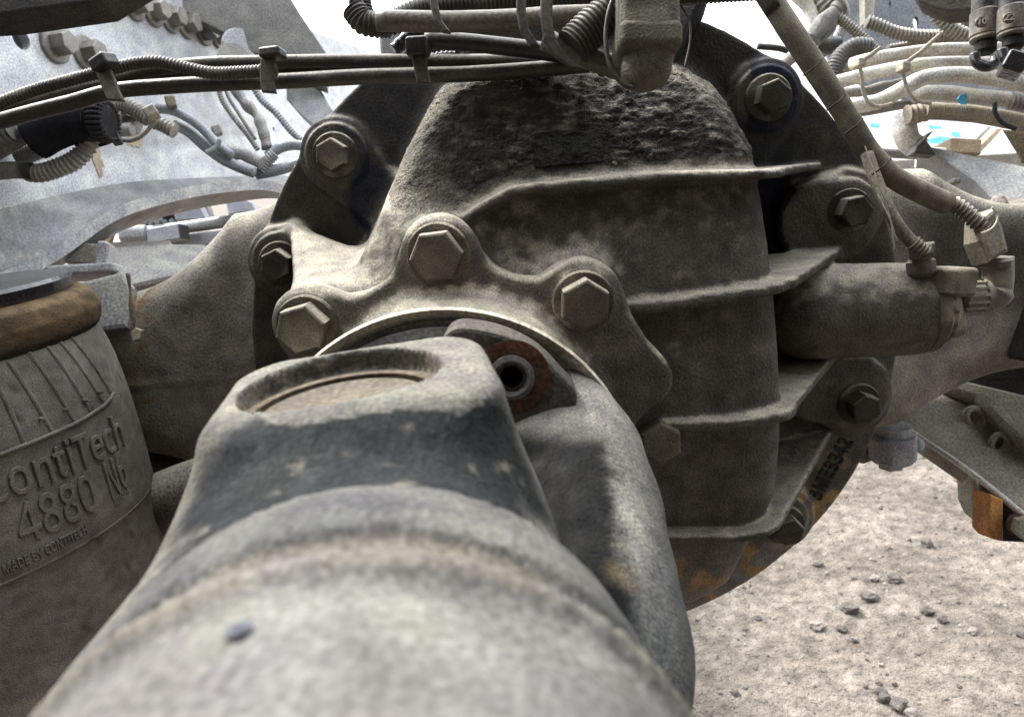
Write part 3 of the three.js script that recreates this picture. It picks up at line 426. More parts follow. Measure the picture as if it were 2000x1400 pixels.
// ---- pinion yoke: slinger, hub face with a bolt hole, one ear to the right of the shaft
{
  const PA = DP(PC[0], PC[1], 0.15), t = thing('pinion_yoke', 'pinion yoke with thin metal dust slinger, rust-ringed hole and broad ear right of the shaft', 'yoke', DP(PC[0], PC[1], 0.24));
  part(t, 'dust_slinger', lathe([[0.055, 0.052], [0.074, 0.058], [0.0865, 0.070], [0.0905, 0.0795], [0.0925, 0.0840], [0.0915, 0.0862], [0.0888, 0.0842], [0.085, 0.078], [0.07, 0.072], [0.05, 0.07]], PA, DZ, 120), 'smooth', (p) => { const k = fbm(p.x * 50, p.y * 50, p.z * 50, 3); return mixc([0.58, 0.53, 0.43], [0.30, 0.23, 0.15], sst(0.1, 0.35, k)); });
  part(t, 'hub', lathe([[0, 0.06], [0.062, 0.06], [0.074, 0.068], [0.083, 0.080], [0.084, 0.088], [0.08, 0.0905], [0, 0.0905]], PA, DZ, 80), 'cast', toneNoise([0.085, 0.08, 0.075], 40, 0.5));
  const z = 0.262, DLz = (px, py) => DL(px, py, z);
  const outl = [[852, 700], [862, 668], [880, 645], [915, 640], [985, 655], [1050, 688], [1098, 735], [1128, 775], [1110, 830], [1060, 880], [960, 900], [880, 860]].map(([x, y]) => new THREE.Vector2(...DLz(x, y)));
  const s = new THREE.Shape(); s.moveTo(outl[0].x, outl[0].y); s.splineThru([...outl.slice(1), outl[0]]);
  const hc = DLz(999, 736), hole = new THREE.Path(); hole.absarc(hc[0], hc[1], 0.0068, 0, Math.PI * 2, true); s.holes.push(hole);
  const eg = new THREE.ExtrudeGeometry(s, { depth: 0.018, bevelEnabled: true, bevelThickness: 0.002, bevelSize: 0.002, bevelOffset: -0.002, bevelSegments: 2, curveSegments: 32 }); eg.translate(0, 0, z - 0.02);
  paint(eg, [1, 1, 1]);
  part(t, 'hub_face', toD(eg), 'cast', toneNoise([0.10, 0.09, 0.08], 70, 0.6));
  const at = DP(hc[0], hc[1], z + 0.0006);
  part(t, 'bolt_hole', lathe([[0.0066, -0.016], [0.0066, 0.0012], [0.0078, 0.0022], [0.0096, 0.0014], [0.0102, 0.0002]], at, DZ, 48), 'smooth', toneNoise([0.16, 0.15, 0.14], 120, 0.6), { label: 'dark hole with a bare grey rim' });
  part(t, 'hole_dark_disc', lathe([[0, -0.0155], [0.0068, -0.0155]], at, DZ, 32), 'smooth', [0.004, 0.004, 0.004]);  // black disc puts the darkness of the deep hole into colour
  part(t, 'rust_ring', lathe([[0.0098, 0.0004], [0.0105, 0.0008], [0.0155, 0.0007], [0.0165, 0.0002]], at, DZ, 64), 'cast', (p) => { const k = fbm(p.x * 130, p.y * 130, p.z * 130, 3); return mixc([0.105, 0.047, 0.03], [0.075, 0.058, 0.047], sst(-0.1, 0.3, k)); });
  // the ear: one smooth body from the hub rim to beside the shaft
  const e = [[1110, 800, 0.352, 0.0165], [1128, 890, 0.335, 0.025], [1136, 1010, 0.305, 0.029], [1158, 1150, 0.272, 0.0265], [1180, 1290, 0.243, 0.0245], [1188, 1400, 0.222, 0.022]].map(([x, y, d, r]) => [...C(x, y, d).toArray(), r]);
  const core = C(1030, 900, 0.33).toArray();
  const f = (x, y, z2) => { let d = 1e9; for (let i = 0; i + 1 < e.length; i++) d = smin(d, capsule(x, y, z2, e[i], e[i + 1], e[i][3], e[i + 1][3]), 0.02); d = smin(d, capsule(x, y, z2, core, e[0], 0.018, 0.012), 0.02); return d; };
  const xs = e.map((p) => p[0]), ys = e.map((p) => p[1]), zs = e.map((p) => p[2]), pad = 0.04;
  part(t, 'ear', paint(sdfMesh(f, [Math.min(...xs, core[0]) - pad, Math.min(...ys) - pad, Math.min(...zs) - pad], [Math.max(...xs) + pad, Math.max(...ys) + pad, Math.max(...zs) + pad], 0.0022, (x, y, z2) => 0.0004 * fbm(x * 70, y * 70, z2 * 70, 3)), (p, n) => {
    const k = fbm(p.x * 26, p.y * 26, p.z * 26, 4), k2 = fbm(p.x * 130, p.y * 130, p.z * 130, 3); let c = mixc([0.165, 0.158, 0.142], [0.235, 0.224, 0.198], sst(-0.35, 0.35, k + 0.3 * k2));
    const low = sst(-0.042, -0.075, p.y + 0.03 * k) ; c = mixc(c, [0.075, 0.077, 0.077], low * 0.85);  // lit upper part and darker lower part put into the colour
    const inner = sst(0.42, 0.12, n.x + 0.16 * k2 + 0.12 * k) * sst(-0.026, -0.036, p.y); c = mixc(c, [0.008, 0.008, 0.008], inner * 0.97); c = mixc(c, [0.35, 0.27, 0.12], sst(0.2, 0.4, k) * low * 0.4); return c.map((v) => v * (1 + 0.25 * k2));  // crevice shade and black grease painted on the inner side
  }), 'shaft', null, { uvs: 0.08 });
}
// ---------------------------------------------------------------- ground
{
  const N = 420, x0 = -1.6, x1 = 2.6, z0 = -3.4, z1 = 0.8, pos = [], idx = [], far = 300;
  const hgt = (x, z) => 0.012 * fbm(x * 3, 0, z * 3, 4) + 0.007 * Math.abs(fbm(x * 18, 1, z * 18, 4)) + 0.003 * n3(x * 90, 2, z * 90);
  const nx = N, nz = N; for (let j = 0; j <= nz; j++) for (let i = 0; i <= nx; i++) { const x = mix(x0, x1, i / nx), z = mix(z0, z1, j / nz), e = Math.min(i, nx - i, j, nz - j); pos.push(x, e ? hgt(x, z) : 0, z); }
  for (let j = 0; j < nz; j++) for (let i = 0; i < nx; i++) { const a = j * (nx + 1) + i; idx.push(a, a + nx + 1, a + 1, a + 1, a + nx + 1, a + nx + 2); }
  const q = (a, b, c, d) => { const s = pos.length / 3; for (const [x, z] of [a, b, c, d]) pos.push(x, 0, z); idx.push(s, s + 1, s + 2, s, s + 2, s + 3); };
  q([-far, -far], [-far, z0], [far, z0], [far, -far]); q([-far, z1], [-far, far], [far, far], [far, z1]); q([-far, z0], [-far, z1], [x0, z1], [x0, z0]); q([x1, z0], [x1, z1], [far, z1], [far, z0]);
  const g = new THREE.BufferGeometry(); g.setAttribute('position', new THREE.Float32BufferAttribute(pos, 3)); g.setIndex(idx); g.computeVertexNormals();
  const m = new THREE.Mesh(finish(g, (p) => { const k = fbm(p.x * 5, 0, p.z * 5, 4), k2 = fbm(p.x * 40, 3, p.z * 40, 4); let c = mixc([0.112, 0.098, 0.087], [0.185, 0.165, 0.149], sst(-0.35, 0.35, k + 0.4 * k2)); c = mixc(c, [0.06, 0.052, 0.047], sst(0.24, 0.42, fbm(p.x * 28 + 9, 5, p.z * 28, 3)) * 0.45); return c.map((v) => v * 1.5); }, 0.3), M('ground', { bump: 'grit', bs: 0.005, r: 1, map: 'dirt' }));
  m.name = 'ground'; m.userData.kind = 'structure'; scene.add(m);
  // pebbles and grit nobody could count
  const rock = (v) => { const g2 = new THREE.IcosahedronGeometry(1, 2), p = g2.attributes.position; for (let i = 0; i < p.count; i++) { const x = p.getX(i), y = p.getY(i), z = p.getZ(i), k = 1 + 0.55 * n3(x * 1.3 + v * 9, y * 1.3, z * 1.3) + 0.15 * n3(x * 4, y * 4 + v, z * 4); p.setXYZ(i, x * k, y * k * 0.72, z * k); } g2.computeVertexNormals(); return finish(g2, toneNoise([1, 1, 1], 3, 0.5), 8); };
  const n = 16000, im = new THREE.InstancedMesh(rock(1), M('pebble', { vc: true, bump: null }), n), m4 = new THREE.Matrix4(), qq = new THREE.Quaternion(), col = new THREE.Color();
  for (let i = 0; i < n; i++) { const d = 0.5 + 2.9 * Math.pow(rnd(), 0.8), x = mix(-0.4, 1.9, rnd()), z = -d, s = 0.0010 + 0.0036 * Math.pow(rnd(), 6); qq.setFromEuler(new THREE.Euler(rnd(), rnd() * 6, rnd())); im.setMatrixAt(i, m4.compose(new V3(x, hgt(x, z) + s * 0.2, z), qq, new V3(s, s, s))); const k = 0.09 + 0.20 * rnd(); im.setColorAt(i, col.setRGB(k * 1.05, k * 0.95, k * 0.85)); }
  im.name = 'gravel'; im.userData.kind = 'stuff'; tag(im, 'fine pale grit and pebbles scattered over the ground', 'gravel'); scene.add(im);
  // the larger stones, each of its own
  const variants = [2, 3, 4].map(rock), ray = (px, py) => { const o = camera.position, v = world(C(px, py, 1)).sub(o), t = -o.y / v.y; return o.clone().addScaledVector(v, t); };
  const stones = [[1598, 1100, 17], [1710, 1131, 18], [1748, 1131, 24], [1700, 1165, 30], [1660, 1187, 34], [1597, 1222, 26], [1645, 1225, 20], [1812, 1066, 20], [1840, 1212, 18], [1670, 1246, 17], [1438, 1357, 15], [1728, 1366, 22], [1754, 1374, 30], [1785, 1395, 22], [1722, 1352, 20], [1480, 1205, 14], [1812, 1194, 22], [1900, 1235, 16], [1995, 1240, 16]];
  stones.forEach(([px, py, w], i) => { const p = ray(px, py + w * 0.2), dist = p.clone().sub(camera.position).length(), s = w / 2 / F * dist * 0.92; const st = new THREE.Mesh(variants[i % 3], M(i % 4 === 1 ? 'stone_pale' : 'stone', { vc: true, c: i % 4 === 1 ? [0.25, 0.225, 0.205] : [0.125, 0.112, 0.102], bs: 0.002 })); st.name = numbered('stone'); st.position.set(p.x, hgt(p.x, p.z) + s * 0.35, p.z); st.rotation.set(rnd() - 0.5, rnd() * 6, rnd() - 0.5); st.scale.set(s, s * (0.7 + 0.4 * rnd()), s); scene.add(st);
    tag(st, ["small dark stone alone, farthest left on the dirt behind", "dark stone left in the pair near the middle of the dirt patch", "pale grey stone right in the pair near the middle of the dirt patch", "larger dark stone just above the flat stone on the dirt", "flat dark stone, widest in the middle of the dirt", "pale flat stone at the left of the middle row on the dirt", "small dark stone between the flat stone and the left one", "dark stone farthest back near the rust orange shackle", "dark stone on the right of the middle row on the dirt", "small pale stone just below the flat dark stone", "tiny dark stone close to the pinion yoke ear near the bottom edge", "dark stone left in the cluster at the bottom edge", "biggest dark stone of the cluster at the bottom edge", "pale stone at the very bottom edge right of the cluster", "small dark stone topmost in the cluster at the bottom edge", "small dark stone beside the rust-spotted foot of the carrier", "dark elongated stone right of the flat dark stone", "small pale stone far right in the middle of the dirt", "dark stone cut by the right picture edge"][i], 'stone', 'loose stones on the ground'); });
}
// ---------------------------------------------------------------- left frame rail (a vertical web running away from the viewer)
const toLens = (v) => v.clone().applyQuaternion(camQ.clone().invert());
const railA = C(110, 85, 0.75), railDir = (() => { const v = world(C(428, 70, 1.05)).sub(world(railA)); v.y = 0; return toLens(v.normalize()); })();
const RX = railDir, RY = UP.clone(), RZ = new V3().crossVectors(RX, RY);
const RL = onPlane(railA, RX, RY, RZ), RP = (x, y, z = 0) => railA.clone().addScaledVector(RX, x).addScaledVector(RY, y).addScaledVector(RZ, z);
const toR = (g) => orient(g, railA, RX, RY, RZ);
{
  const t = thing('frame_rail', 'pale silver frame rail on the left with rows of flanged bolts', 'frame rail', railA);
  const yT = RL(90, 15, 0)[1] + 0.07, yB = RL(250, 380, 0)[1] - 0.01, s = new THREE.Shape([[-0.75, yB], [2.4, yB], [2.4, yT], [-0.75, yT]].map((p) => new THREE.Vector2(...p)));
  const holes = [[40, 75, 0.0105], [520, 250, 0.004], [534, 252, 0.004], [96, 346, 0.0025]];
  for (const [px, py, r] of holes) { const h = RL(px, py, 0), p = new THREE.Path(); p.absarc(h[0], h[1], r, 0, 7, true); s.holes.push(p); }
  const webG = new THREE.ExtrudeGeometry(s, { depth: 0.008, bevelEnabled: false, curveSegments: 24 }).translate(0, 0, -0.008);
  const web = part(t, 'web', toR(webG), 'silver', (p) => { const k = fbm(p.x * 8, p.y * 3, p.z * 8, 4); return mixc(mixc([0.56, 0.59, 0.64], [0.72, 0.735, 0.755], sst(-0.3, 0.35, k)), [0.30, 0.31, 0.33], 0.6 * sst(0.1, 0.35, n3(p.x * 70 + p.z * 60, p.y * 5, 3.1))); });
  for (const [px, py, r] of holes) { const h = RL(px, py, 0); part(t, 'hole_dark_disc', lathe([[0, 0], [r * 1.2, 0]], RP(h[0], h[1], -0.0095), RZ, 24), 'plastic', [0.03, 0.03, 0.03], { parent: web }); }  // dark disc added so each hole looks shaded inside
  const bs = [[110, 86], [171, 104], [228, 0], [264, 8], [301, 21], [334, 34], [365, 47], [400, 61], [427, 68]];
  bs.forEach(([px, py], i) => { const h = RL(px, py, 0.004); boltOn(t, RP(h[0], h[1], 0.0005), RZ, 0.021, 0.016, { wr: 0.0185, wh: 0.004, rot: 0.3 * i, mat: 'silver', colour: toneNoise([0.24, 0.225, 0.20], 60, 0.5) }); });
  for (const [px, py, w, hh] of [[186, 297, 0.014, 0.035], [262, 272, 0.022, 0.012]]) { const h = RL(px, py, 0.0012), g = new THREE.CircleGeometry(1, 20); const p = g.attributes.position; for (let i = 1; i < p.count; i++) { const k = 0.7 + 0.5 * n3(p.getX(i) * 3, p.getY(i) * 3, px); p.setXY(i, p.getX(i) * w * k, p.getY(i) * hh * k); } g.translate(h[0], h[1], 0.0008); part(t, 'rust_stain', toR(g), 'silver', [0.42, 0.33, 0.24]); }
}
single('dark_crossbar', 'dark bar crossing the top left corner in front of the rail', 'bar', plate([[-60, -60, 0.6], [300, -60, 0.62], [196, -2, 0.61], [0, 25, 0.6], [-60, 33, 0.6]], 0.03), 'cast', [0.05, 0.046, 0.043]);
{ // grey crossmember gusset at the top, and a short boss in front of it
  single('crossmember_gusset', 'grey stained sheet steel gusset sloping down to the right at top left', 'gusset', plate([[290, -40, 0.96], [545, -40, 1.0], [585, 25, 1.0], [645, 112, 1.0], [640, 175, 1.0], [560, 150, 1.0], [520, 118, 0.99], [470, 92, 0.98], [440, 62, 0.97], [395, 40, 0.965], [330, 5, 0.96]], 0.012), 'silver', (p) => { const k = fbm(p.x * 14, p.y * 14, p.z * 14, 4); return mixc([0.11, 0.107, 0.10], [0.20, 0.195, 0.185], sst(-0.3, 0.3, k)); });
  const t = thing('spring_boss', 'short round grey boss beside the gusset behind the black cable bundle', 'boss', C(462, 106, 1.0));
  part(t, 'barrel', cyl(468, 106, 1.0, 37, 0.05, new V3(0.45, 0.15, 0.9), 0.003), 'silver', [0.310, 0.316, 0.329]); part(t, 'face', cyl(456, 112, 0.972, 30, 0.006, new V3(0.45, 0.15, 0.9), 0.001), 'silver', [0.248, 0.236, 0.217]);
  single('mounting_bracket', 'faded grey angled bracket on the rail web right of the thin ribbed conduit', 'bracket', plate([[555, 150, 1.02], [610, 150, 1.02], [650, 215, 1.0], [618, 250, 1.0], [583, 222, 1.01], [560, 195, 1.02]], 0.02), 'silver', [0.34, 0.35, 0.36]);
}
const onWeb = (px, py) => { const h = RL(px, py, 0); return RP(h[0], h[1], 0.001); };
{ // curved pan under the rail: a thick sheet whose cut edge sweeps down to the left
  const E0 = [[-60, 560, 0.60], [0, 532, 0.62], [60, 508, 0.64], [120, 474, 0.66], [220, 407, 0.70], [330, 372, 0.75], [440, 354, 0.80], [520, 352, 0.84], [570, 368, 0.86], [620, 400, 0.87]], B0 = [[-60, 424], [0, 408], [60, 394], [130, 377], [250, 356], [350, 349], [440, 345], [520, 342], [575, 346], [625, 360]].map((p) => onWeb(...p));
  const nu = 70, nv = 16, a = new THREE.CatmullRomCurve3(path(E0)).getPoints(nu), b = new THREE.CatmullRomCurve3(B0).getPoints(nu), pos = [], idx = [], th = 0.0115, dn = UP.clone().multiplyScalar(-th);
  const row = (j, low) => { const v = j / nv; for (let i = 0; i <= nu; i++) { const p = a[i].clone().lerp(b[i], v).addScaledVector(UP, -0.03 * Math.sin(v * Math.PI) * (1 - 0.6 * i / nu)); if (low) p.add(dn); pos.push(p.x, p.y, p.z); } };
  for (let j = 0; j <= nv; j++) row(j, 0); for (let j = 0; j <= nv; j++) row(j, 1); row(0, 0); row(0, 1);
  const w = nu + 1, quad = (p, q, f) => { for (let i = 0; i < nu; i++) f ? idx.push(p + i, q + i, p + i + 1, p + i + 1, q + i, q + i + 1) : idx.push(p + i, p + i + 1, q + i, p + i + 1, q + i + 1, q + i); };
  for (let j = 0; j < nv; j++) { quad(j * w, (j + 1) * w, 0); quad((nv + 1 + j) * w, (nv + 2 + j) * w, 1); } quad((2 * nv + 2) * w, (2 * nv + 3) * w, 1);
  const g = new THREE.BufferGeometry(); g.setAttribute('position', new THREE.Float32BufferAttribute(pos, 3)); g.setIndex(idx); g.computeVertexNormals();
  let c0 = 0; paint(g, (p, n) => { const k = fbm(p.x * 12, p.y * 60, p.z * 12, 4), k2 = fbm(p.x * 30 + p.z * 40, p.y * 180, p.z * 30, 3); c0++; if (c0 > 2 * (nv + 1) * w) return mixc([0.40, 0.42, 0.45], [0.62, 0.63, 0.65], sst(-0.3, 0.3, k2)); let c = mixc([0.11, 0.112, 0.114], [0.21, 0.212, 0.215], sst(-0.3, 0.3, k)); c = mixc(c, [0.34, 0.32, 0.27], sst(0.15, 0.3, k2) * 0.8); return c; });
  single('curved_pan', 'scuffed grey curved steel pan with a thick pale cut edge at left', 'pan', g, 'silver');
}
{ // suspension seat block between the air spring and the axle arm
  const t = thing('suspension_block', 'grey cast suspension block between the air spring and the left axle arm', 'block', C(220, 580, 0.6));
  const col = (p, n) => { const k = fbm(p.x * 40, p.y * 40, p.z * 40, 4), k2 = fbm(p.x * 160, p.y * 160, p.z * 160, 2); return mixc([0.15, 0.155, 0.165], [0.30, 0.295, 0.28], sst(-0.3, 0.3, k + 0.4 * k2 + 0.3 * n.dot(UP))); };
  part(t, 'block', plate([[150, 552, 0.60], [235, 528, 0.61], [262, 560, 0.61], [250, 640, 0.60], [185, 650, 0.595], [150, 600, 0.59]], 0.05, { bevel: 0.004 }), 'cast', col);
  part(t, 'top_plate', plate([[205, 498, 0.70], [330, 472, 0.74], [405, 470, 0.76], [395, 520, 0.70], [330, 545, 0.67], [262, 560, 0.64], [225, 560, 0.62], [215, 520, 0.64]], 0.03, { bevel: 0.004 }), 'cast', col);
  part(t, 'pad', plate([[190, 475, 0.74], [330, 466, 0.76], [345, 488, 0.74], [255, 505, 0.69], [210, 508, 0.69]], 0.012), 'silver', [0.42, 0.40, 0.37]);
  part(t, 'nut_box', box(172, 499, 0.70, 74, 42, 0.04, [0, 25, -4], 0.003), 'cast', [0.30, 0.285, 0.25]); part(t, 'nut_face', box(206, 499, 0.665, 22, 48, 0.036, [0, 20, -4], 0.003), 'cast', [0.42, 0.42, 0.43]);
  part(t, 'shelf', box(178, 532, 0.66, 120, 20, 0.05, [0, 10, 5], 0.003), 'cast', [0.36, 0.36, 0.37]);
  part(t, 'weld_edge', hoseG([[249, 534], [254, 570], [258, 610], [264, 640], [268, 660]], 4.5, 0.588, { wob: 1.2 }), 'cast', (p) => mixc([0.22, 0.18, 0.12], [0.12, 0.105, 0.085], sst(-0.1, 0.3, fbm(p.x * 150, p.y * 150, p.z * 150, 3))), { label: 'rust-yellow ragged weld edge' });
  part(t, 'torn_shim', plate([[262, 640, 0.585], [276, 645, 0.585], [272, 664, 0.585], [258, 668, 0.585], [252, 650, 0.585]], 0.004, { bevel: 0.001 }), 'cast', [0.30, 0.27, 0.22]);
  single('shock_plate', 'narrow grey vertical plate with a ragged edge behind the air spring', 'plate', plate([[165, 655, 0.64], [228, 648, 0.64], [236, 680, 0.635], [244, 740, 0.63], [256, 800, 0.625], [262, 850, 0.62], [275, 930, 0.615], [200, 960, 0.6]], 0.012, { bevel: 0.003 }), 'cast', toneNoise([0.25, 0.235, 0.21], 60, 0.6));
  single('weld_bead', 'lumpy weld bead down the edge of the narrow grey plate', 'weld', hoseG([[231, 650], [238, 690], [246, 745], [257, 805], [263, 850], [271, 905]], 6.5, 0.622, { wob: 1.1 }), 'cast', toneNoise([0.27, 0.25, 0.22], 120, 0.6));
  single('torque_rod_end', 'dusty rounded cast lug in the shadow between the air spring and the drive shaft', 'lug', sweep(path([[120, 1085, 0.62], [230, 1030, 0.60], [340, 975, 0.58], [450, 930, 0.57]]), (u) => 0.022 + 0.004 * Math.sin(u * 3), { n: 30, radial: 24 }), 'cast', dusty([0.09, 0.084, 0.073], [0.32, 0.295, 0.25], 0.9));
  single('lower_bracket', 'dark bracket below the left axle arm in deep shadow', 'bracket', plate([[236, 690, 0.66], [275, 670, 0.66], [285, 800, 0.65], [400, 880, 0.65], [420, 920, 0.64], [270, 930, 0.64]], 0.03), 'cast', [0.035, 0.032, 0.03]);  // near-black colour carries the shadow beside the arm
}
{ // link rod with its end, tyre and posts seen through the gap under the pan
  const t = thing('link_rod', 'pale link rod with a rounded end and clamp seen under the curved pan', 'rod', C(360, 445, 1.0));
  part(t, 'rod', hoseG([[268, 456], [360, 444], [500, 424], [620, 408]], 12, 1.0, { wob: 0 }), 'silver', [0.347, 0.353, 0.366]); part(t, 'rod_end', cyl(262, 458, 0.99, 18, 0.036, new V3(0.95, 0.08, -0.3), 0.004), 'silver', [0.279, 0.285, 0.298]);
  part(t, 'clamp', box(328, 458, 0.98, 76, 30, 0.02, [0, -15, 6], 0.002), 'silver', [0.186, 0.192, 0.211]); part(t, 'lug', box(302, 424, 1.0, 22, 14, 0.012, [0, 0, 8], 0.001), 'silver', [0.298, 0.310, 0.335]);
  part(t, 'eye', sweep(path(ellipsePts(266, 425, 17, 13, 20, 1.02, 20)), () => 0.0034, { n: 40, radial: 8, closed: true }), 'silver', [0.372, 0.360, 0.335]);
  part(t, 'under_plate', box(400, 468, 1.0, 130, 26, 0.02, [0, -10, 6], 0.002), 'silver', [0.248, 0.254, 0.273]);
  const y = thing('tyre', 'patch of dark tyre tread behind the link rod under the pan', 'tyre', C(305, 405, 1.5));
  part(y, 'carcass', box(306, 400, 1.53, 130, 110, 0.03, [0, 0, 8], 0.02), 'rubber', [0.055, 0.055, 0.058]);
  const tb = []; for (let j = 0; j < 6; j++) for (let i = 0; i < 8; i++) tb.push(box(262 + i * 14 + (j % 2) * 6, 362 + j * 16 - i * 1.8, 1.505, 8.5, 9, 0.02, [0, 0, 20 + 30 * rnd()], 0.002)); part(y, 'tread', merge(tb), 'rubber', [0.16, 0.165, 0.18]);
  single('support_post', 'flat grey sloping post right of the tyre tread', 'post', plate([[322, 362, 1.35], [368, 366, 1.35], [402, 428, 1.35], [342, 430, 1.35]], 0.03), 'silver', [0.205, 0.211, 0.236]);
  single('support_post', 'thin pale grey post standing right of the flat sloping post', 'post', plate([[380, 365, 1.4], [392, 366, 1.4], [410, 420, 1.4], [376, 412, 1.4]], 0.02), 'silver', [0.273, 0.279, 0.298]);
  single('inner_post', 'pale post between the tan gap and the tyre tread', 'post', plate([[226, 400, 1.25], [262, 390, 1.25], [270, 470, 1.2], [215, 475, 1.2]], 0.03), 'silver', [0.341, 0.347, 0.360]);
  single('fender', 'tan curved fender glimpsed below the edge of the curved pan', 'fender', plate([[120, 500, 0.95], [225, 400, 0.98], [228, 430, 0.98], [215, 470, 0.97], [200, 490, 0.96]], 0.01), 'cast', [0.34, 0.25, 0.16]);
  single('cover_panel', 'grey blue folded cover standing right of the bright gap under the pan', 'cover', plate([[436, 370, 1.5], [490, 395, 1.5], [500, 412, 1.5], [445, 418, 1.5]], 0.04), 'silver', [0.223, 0.229, 0.267]);
}
// ---------------------------------------------------------------- air spring (upright cylinder at the left edge)
{
  const ax = C(-190, 800, 0.5), RAD = 0.137, E1 = ax.clone().negate(); E1.addScaledVector(UP, -E1.dot(UP)).normalize(); const E2 = new V3().crossVectors(UP, E1);
  const on = (phi, h, r) => ax.clone().addScaledVector(E1, Math.cos(phi) * r).addScaledVector(E2, Math.sin(phi) * r).addScaledVector(UP, h);
  const hit = (px, py, r = RAD) => { const v = C(px, py, 1), o = ax.clone().negate(), dv = [v.dot(E1), v.dot(E2)], dO = [o.dot(E1), o.dot(E2)], A = dv[0] ** 2 + dv[1] ** 2, B = dv[0] * dO[0] + dv[1] * dO[1], D = B * B - A * (dO[0] ** 2 + dO[1] ** 2 - r * r), t = (-B - Math.sqrt(Math.max(0, D))) / A, q = v.multiplyScalar(t).sub(ax); return [Math.atan2(q.dot(E2), q.dot(E1)), q.dot(UP)]; };
  const hr = hit(60, 690)[1], hl = hit(110, 1092)[1];
  const t = thing('air_spring', 'grey rubber air spring bellows with raised lettering under a rusty tan bead ring', 'air spring', ax);
  const prof = []; for (let i = 0; i <= 60; i++) { const h = mix(hl - 0.22, hr + 0.012, i / 60), k = (hr + 0.012 - h); prof.push([RAD - 0.016 * Math.exp(-k / 0.03) + (h < hl ? -0.0016 : 0), h]); }
  const g = new THREE.LatheGeometry(prof.map((p) => new THREE.Vector2(...p)), 200); { const p = g.attributes.position; for (let i = 0; i < p.count; i++) { const x = p.getX(i), y = p.getY(i), z = p.getZ(i), k = 1 + 0.003 * n3(x * 14, y * 14, z * 14) + (y < hl ? 0.0035 * n3(x * 260, y * 260, z * 260) : 0); p.setX(i, x * k); p.setZ(i, z * k); } g.computeVertexNormals(); }
  const rub = (p) => { const k = fbm(p.x * 30, p.y * 30, p.z * 30, 4), k2 = fbm(p.x * 160, p.y * 160, p.z * 160, 2); let c = mixc([0.165, 0.15, 0.134], [0.225, 0.206, 0.186], sst(-0.3, 0.3, k)); if (k2 > 0.34) c = mixc(c, [0.05, 0.04, 0.035], 0.7); return c; };
  part(t, 'bellows', alongY(g, ax, UP), 'cast', rub, { uvs: 0.05 });
  const rA = 0.131; part(t, 'bead_ring', lathe([[0.10, hr - 0.004], ...Array.from({ length: 19 }, (_, i) => { const w = -Math.PI / 2 + i / 18 * Math.PI; return [rA - 0.013 + 0.014 * Math.pow(Math.cos(w), 0.8), hr + 0.012 + 0.016 * Math.sin(w)]; }), [0.08, hr + 0.028]], ax, UP, 140), 'cast', (p) => { const k = fbm(p.x * 60, p.y * 60, p.z * 60, 4), h = p.clone().sub(ax).dot(UP) - hr; let c = mixc([0.135, 0.092, 0.048], [0.075, 0.050, 0.029], sst(-0.2, 0.3, k)); return mixc(c, [0.035, 0.027, 0.022], sst(0.014, -0.002, h + 0.01 * k) * 0.85).map((v) => v * (1 + 0.4 * fbm(p.x * 220, p.y * 220, p.z * 220, 2))); }, { uvs: 0.05 });  // rusty brown, with top light and lower shade painted as a gradient
  part(t, 'top_plate', lathe([[0.117, hr + 0.025], [0.119, hr + 0.036], [0.1175, hr + 0.0385], [0, hr + 0.0385]], ax, UP, 120), 'gloss', (p) => mixc([0.02, 0.019, 0.022], [0.10, 0.092, 0.088], sst(-0.1, 0.25, fbm(p.x * 120, p.y * 40, p.z * 120, 4)) * (p.clone().sub(ax).dot(UP) > hr + 0.0382 ? 1 : 0.1)));
  const bend = (tg, s, e, hScale, r) => { const [p0, h0] = hit(...s), [p1, h1] = hit(...e); tg.computeBoundingBox(); const w = tg.boundingBox.max.x, P = tg.attributes.position, v = new V3(); for (let i = 0; i < P.count; i++) { v.fromBufferAttribute(P, i); const u = v.x / w, q = on(mix(p0, p1, u), mix(h0, h1, u) + v.y * hScale, r + v.z); P.setXYZ(i, q.x, q.y, q.z); } tg.computeVertexNormals(); return tg; };
  const letters = (s, a, b, size, depth) => part(t, 'raised_lettering', bend(text(s, size, depth, 0.0005, thin), a, b, 1, RAD - 0.0008), 'cast', rub, { uvs: 0.05 });
  letters('ContiTech', [-34, 990], [243, 866], 0.0215, 0.0016); letters('4880', [42, 1064], [192, 990], 0.0245, 0.0016); letters('N6', [214, 976], [249, 943], 0.0245, 0.0016); letters('MADE BY CONTITECH', [6, 1122], [170, 1040], 0.0058, 0.0012); letters('P33502 A', [224, 990], [250, 962], 0.0052, 0.001);
  const ridges = [[[-60, 770], [-20, 895]], [[2, 738], [51, 868]], [[36, 706], [106, 845]], [[79, 686], [150, 825]], [[115, 668], [182, 806]], [[140, 655], [207, 788]], [[163, 645], [222, 768]]];
  for (const [a, b] of ridges) { const A = hit(...a), B = hit(...b), pts = []; for (let i = 0; i <= 10; i++) { const u = i / 10, h = mix(A[1], B[1], u), k = hr + 0.012 - h; pts.push(on(mix(A[0], B[0], u), h, RAD - 0.016 * Math.exp(-k / 0.03) - 0.0004)); } part(t, 'ridge', sweep(pts, () => 0.0016, { n: 30, radial: 8 }), 'cast', rub, { uvs: 0.05 }); }
  { const pts = ridges.map(([, b]) => hit(...b)).map(([p, h]) => on(p, h, RAD - 0.0003)); part(t, 'ridge', sweep(pts, () => 0.0013, { n: 60, radial: 8 }), 'cast', rub, { uvs: 0.05 }); const l2 = []; for (let i = 0; i <= 20; i++) l2.push(on(mix(hit(-60, 1100)[0], hit(270, 930)[0] + 0.1, i / 20), hl, RAD - 0.0012)); part(t, 'ridge', sweep(l2, () => 0.0014, { n: 60, radial: 8 }), 'cast', rub, { uvs: 0.05 }); }
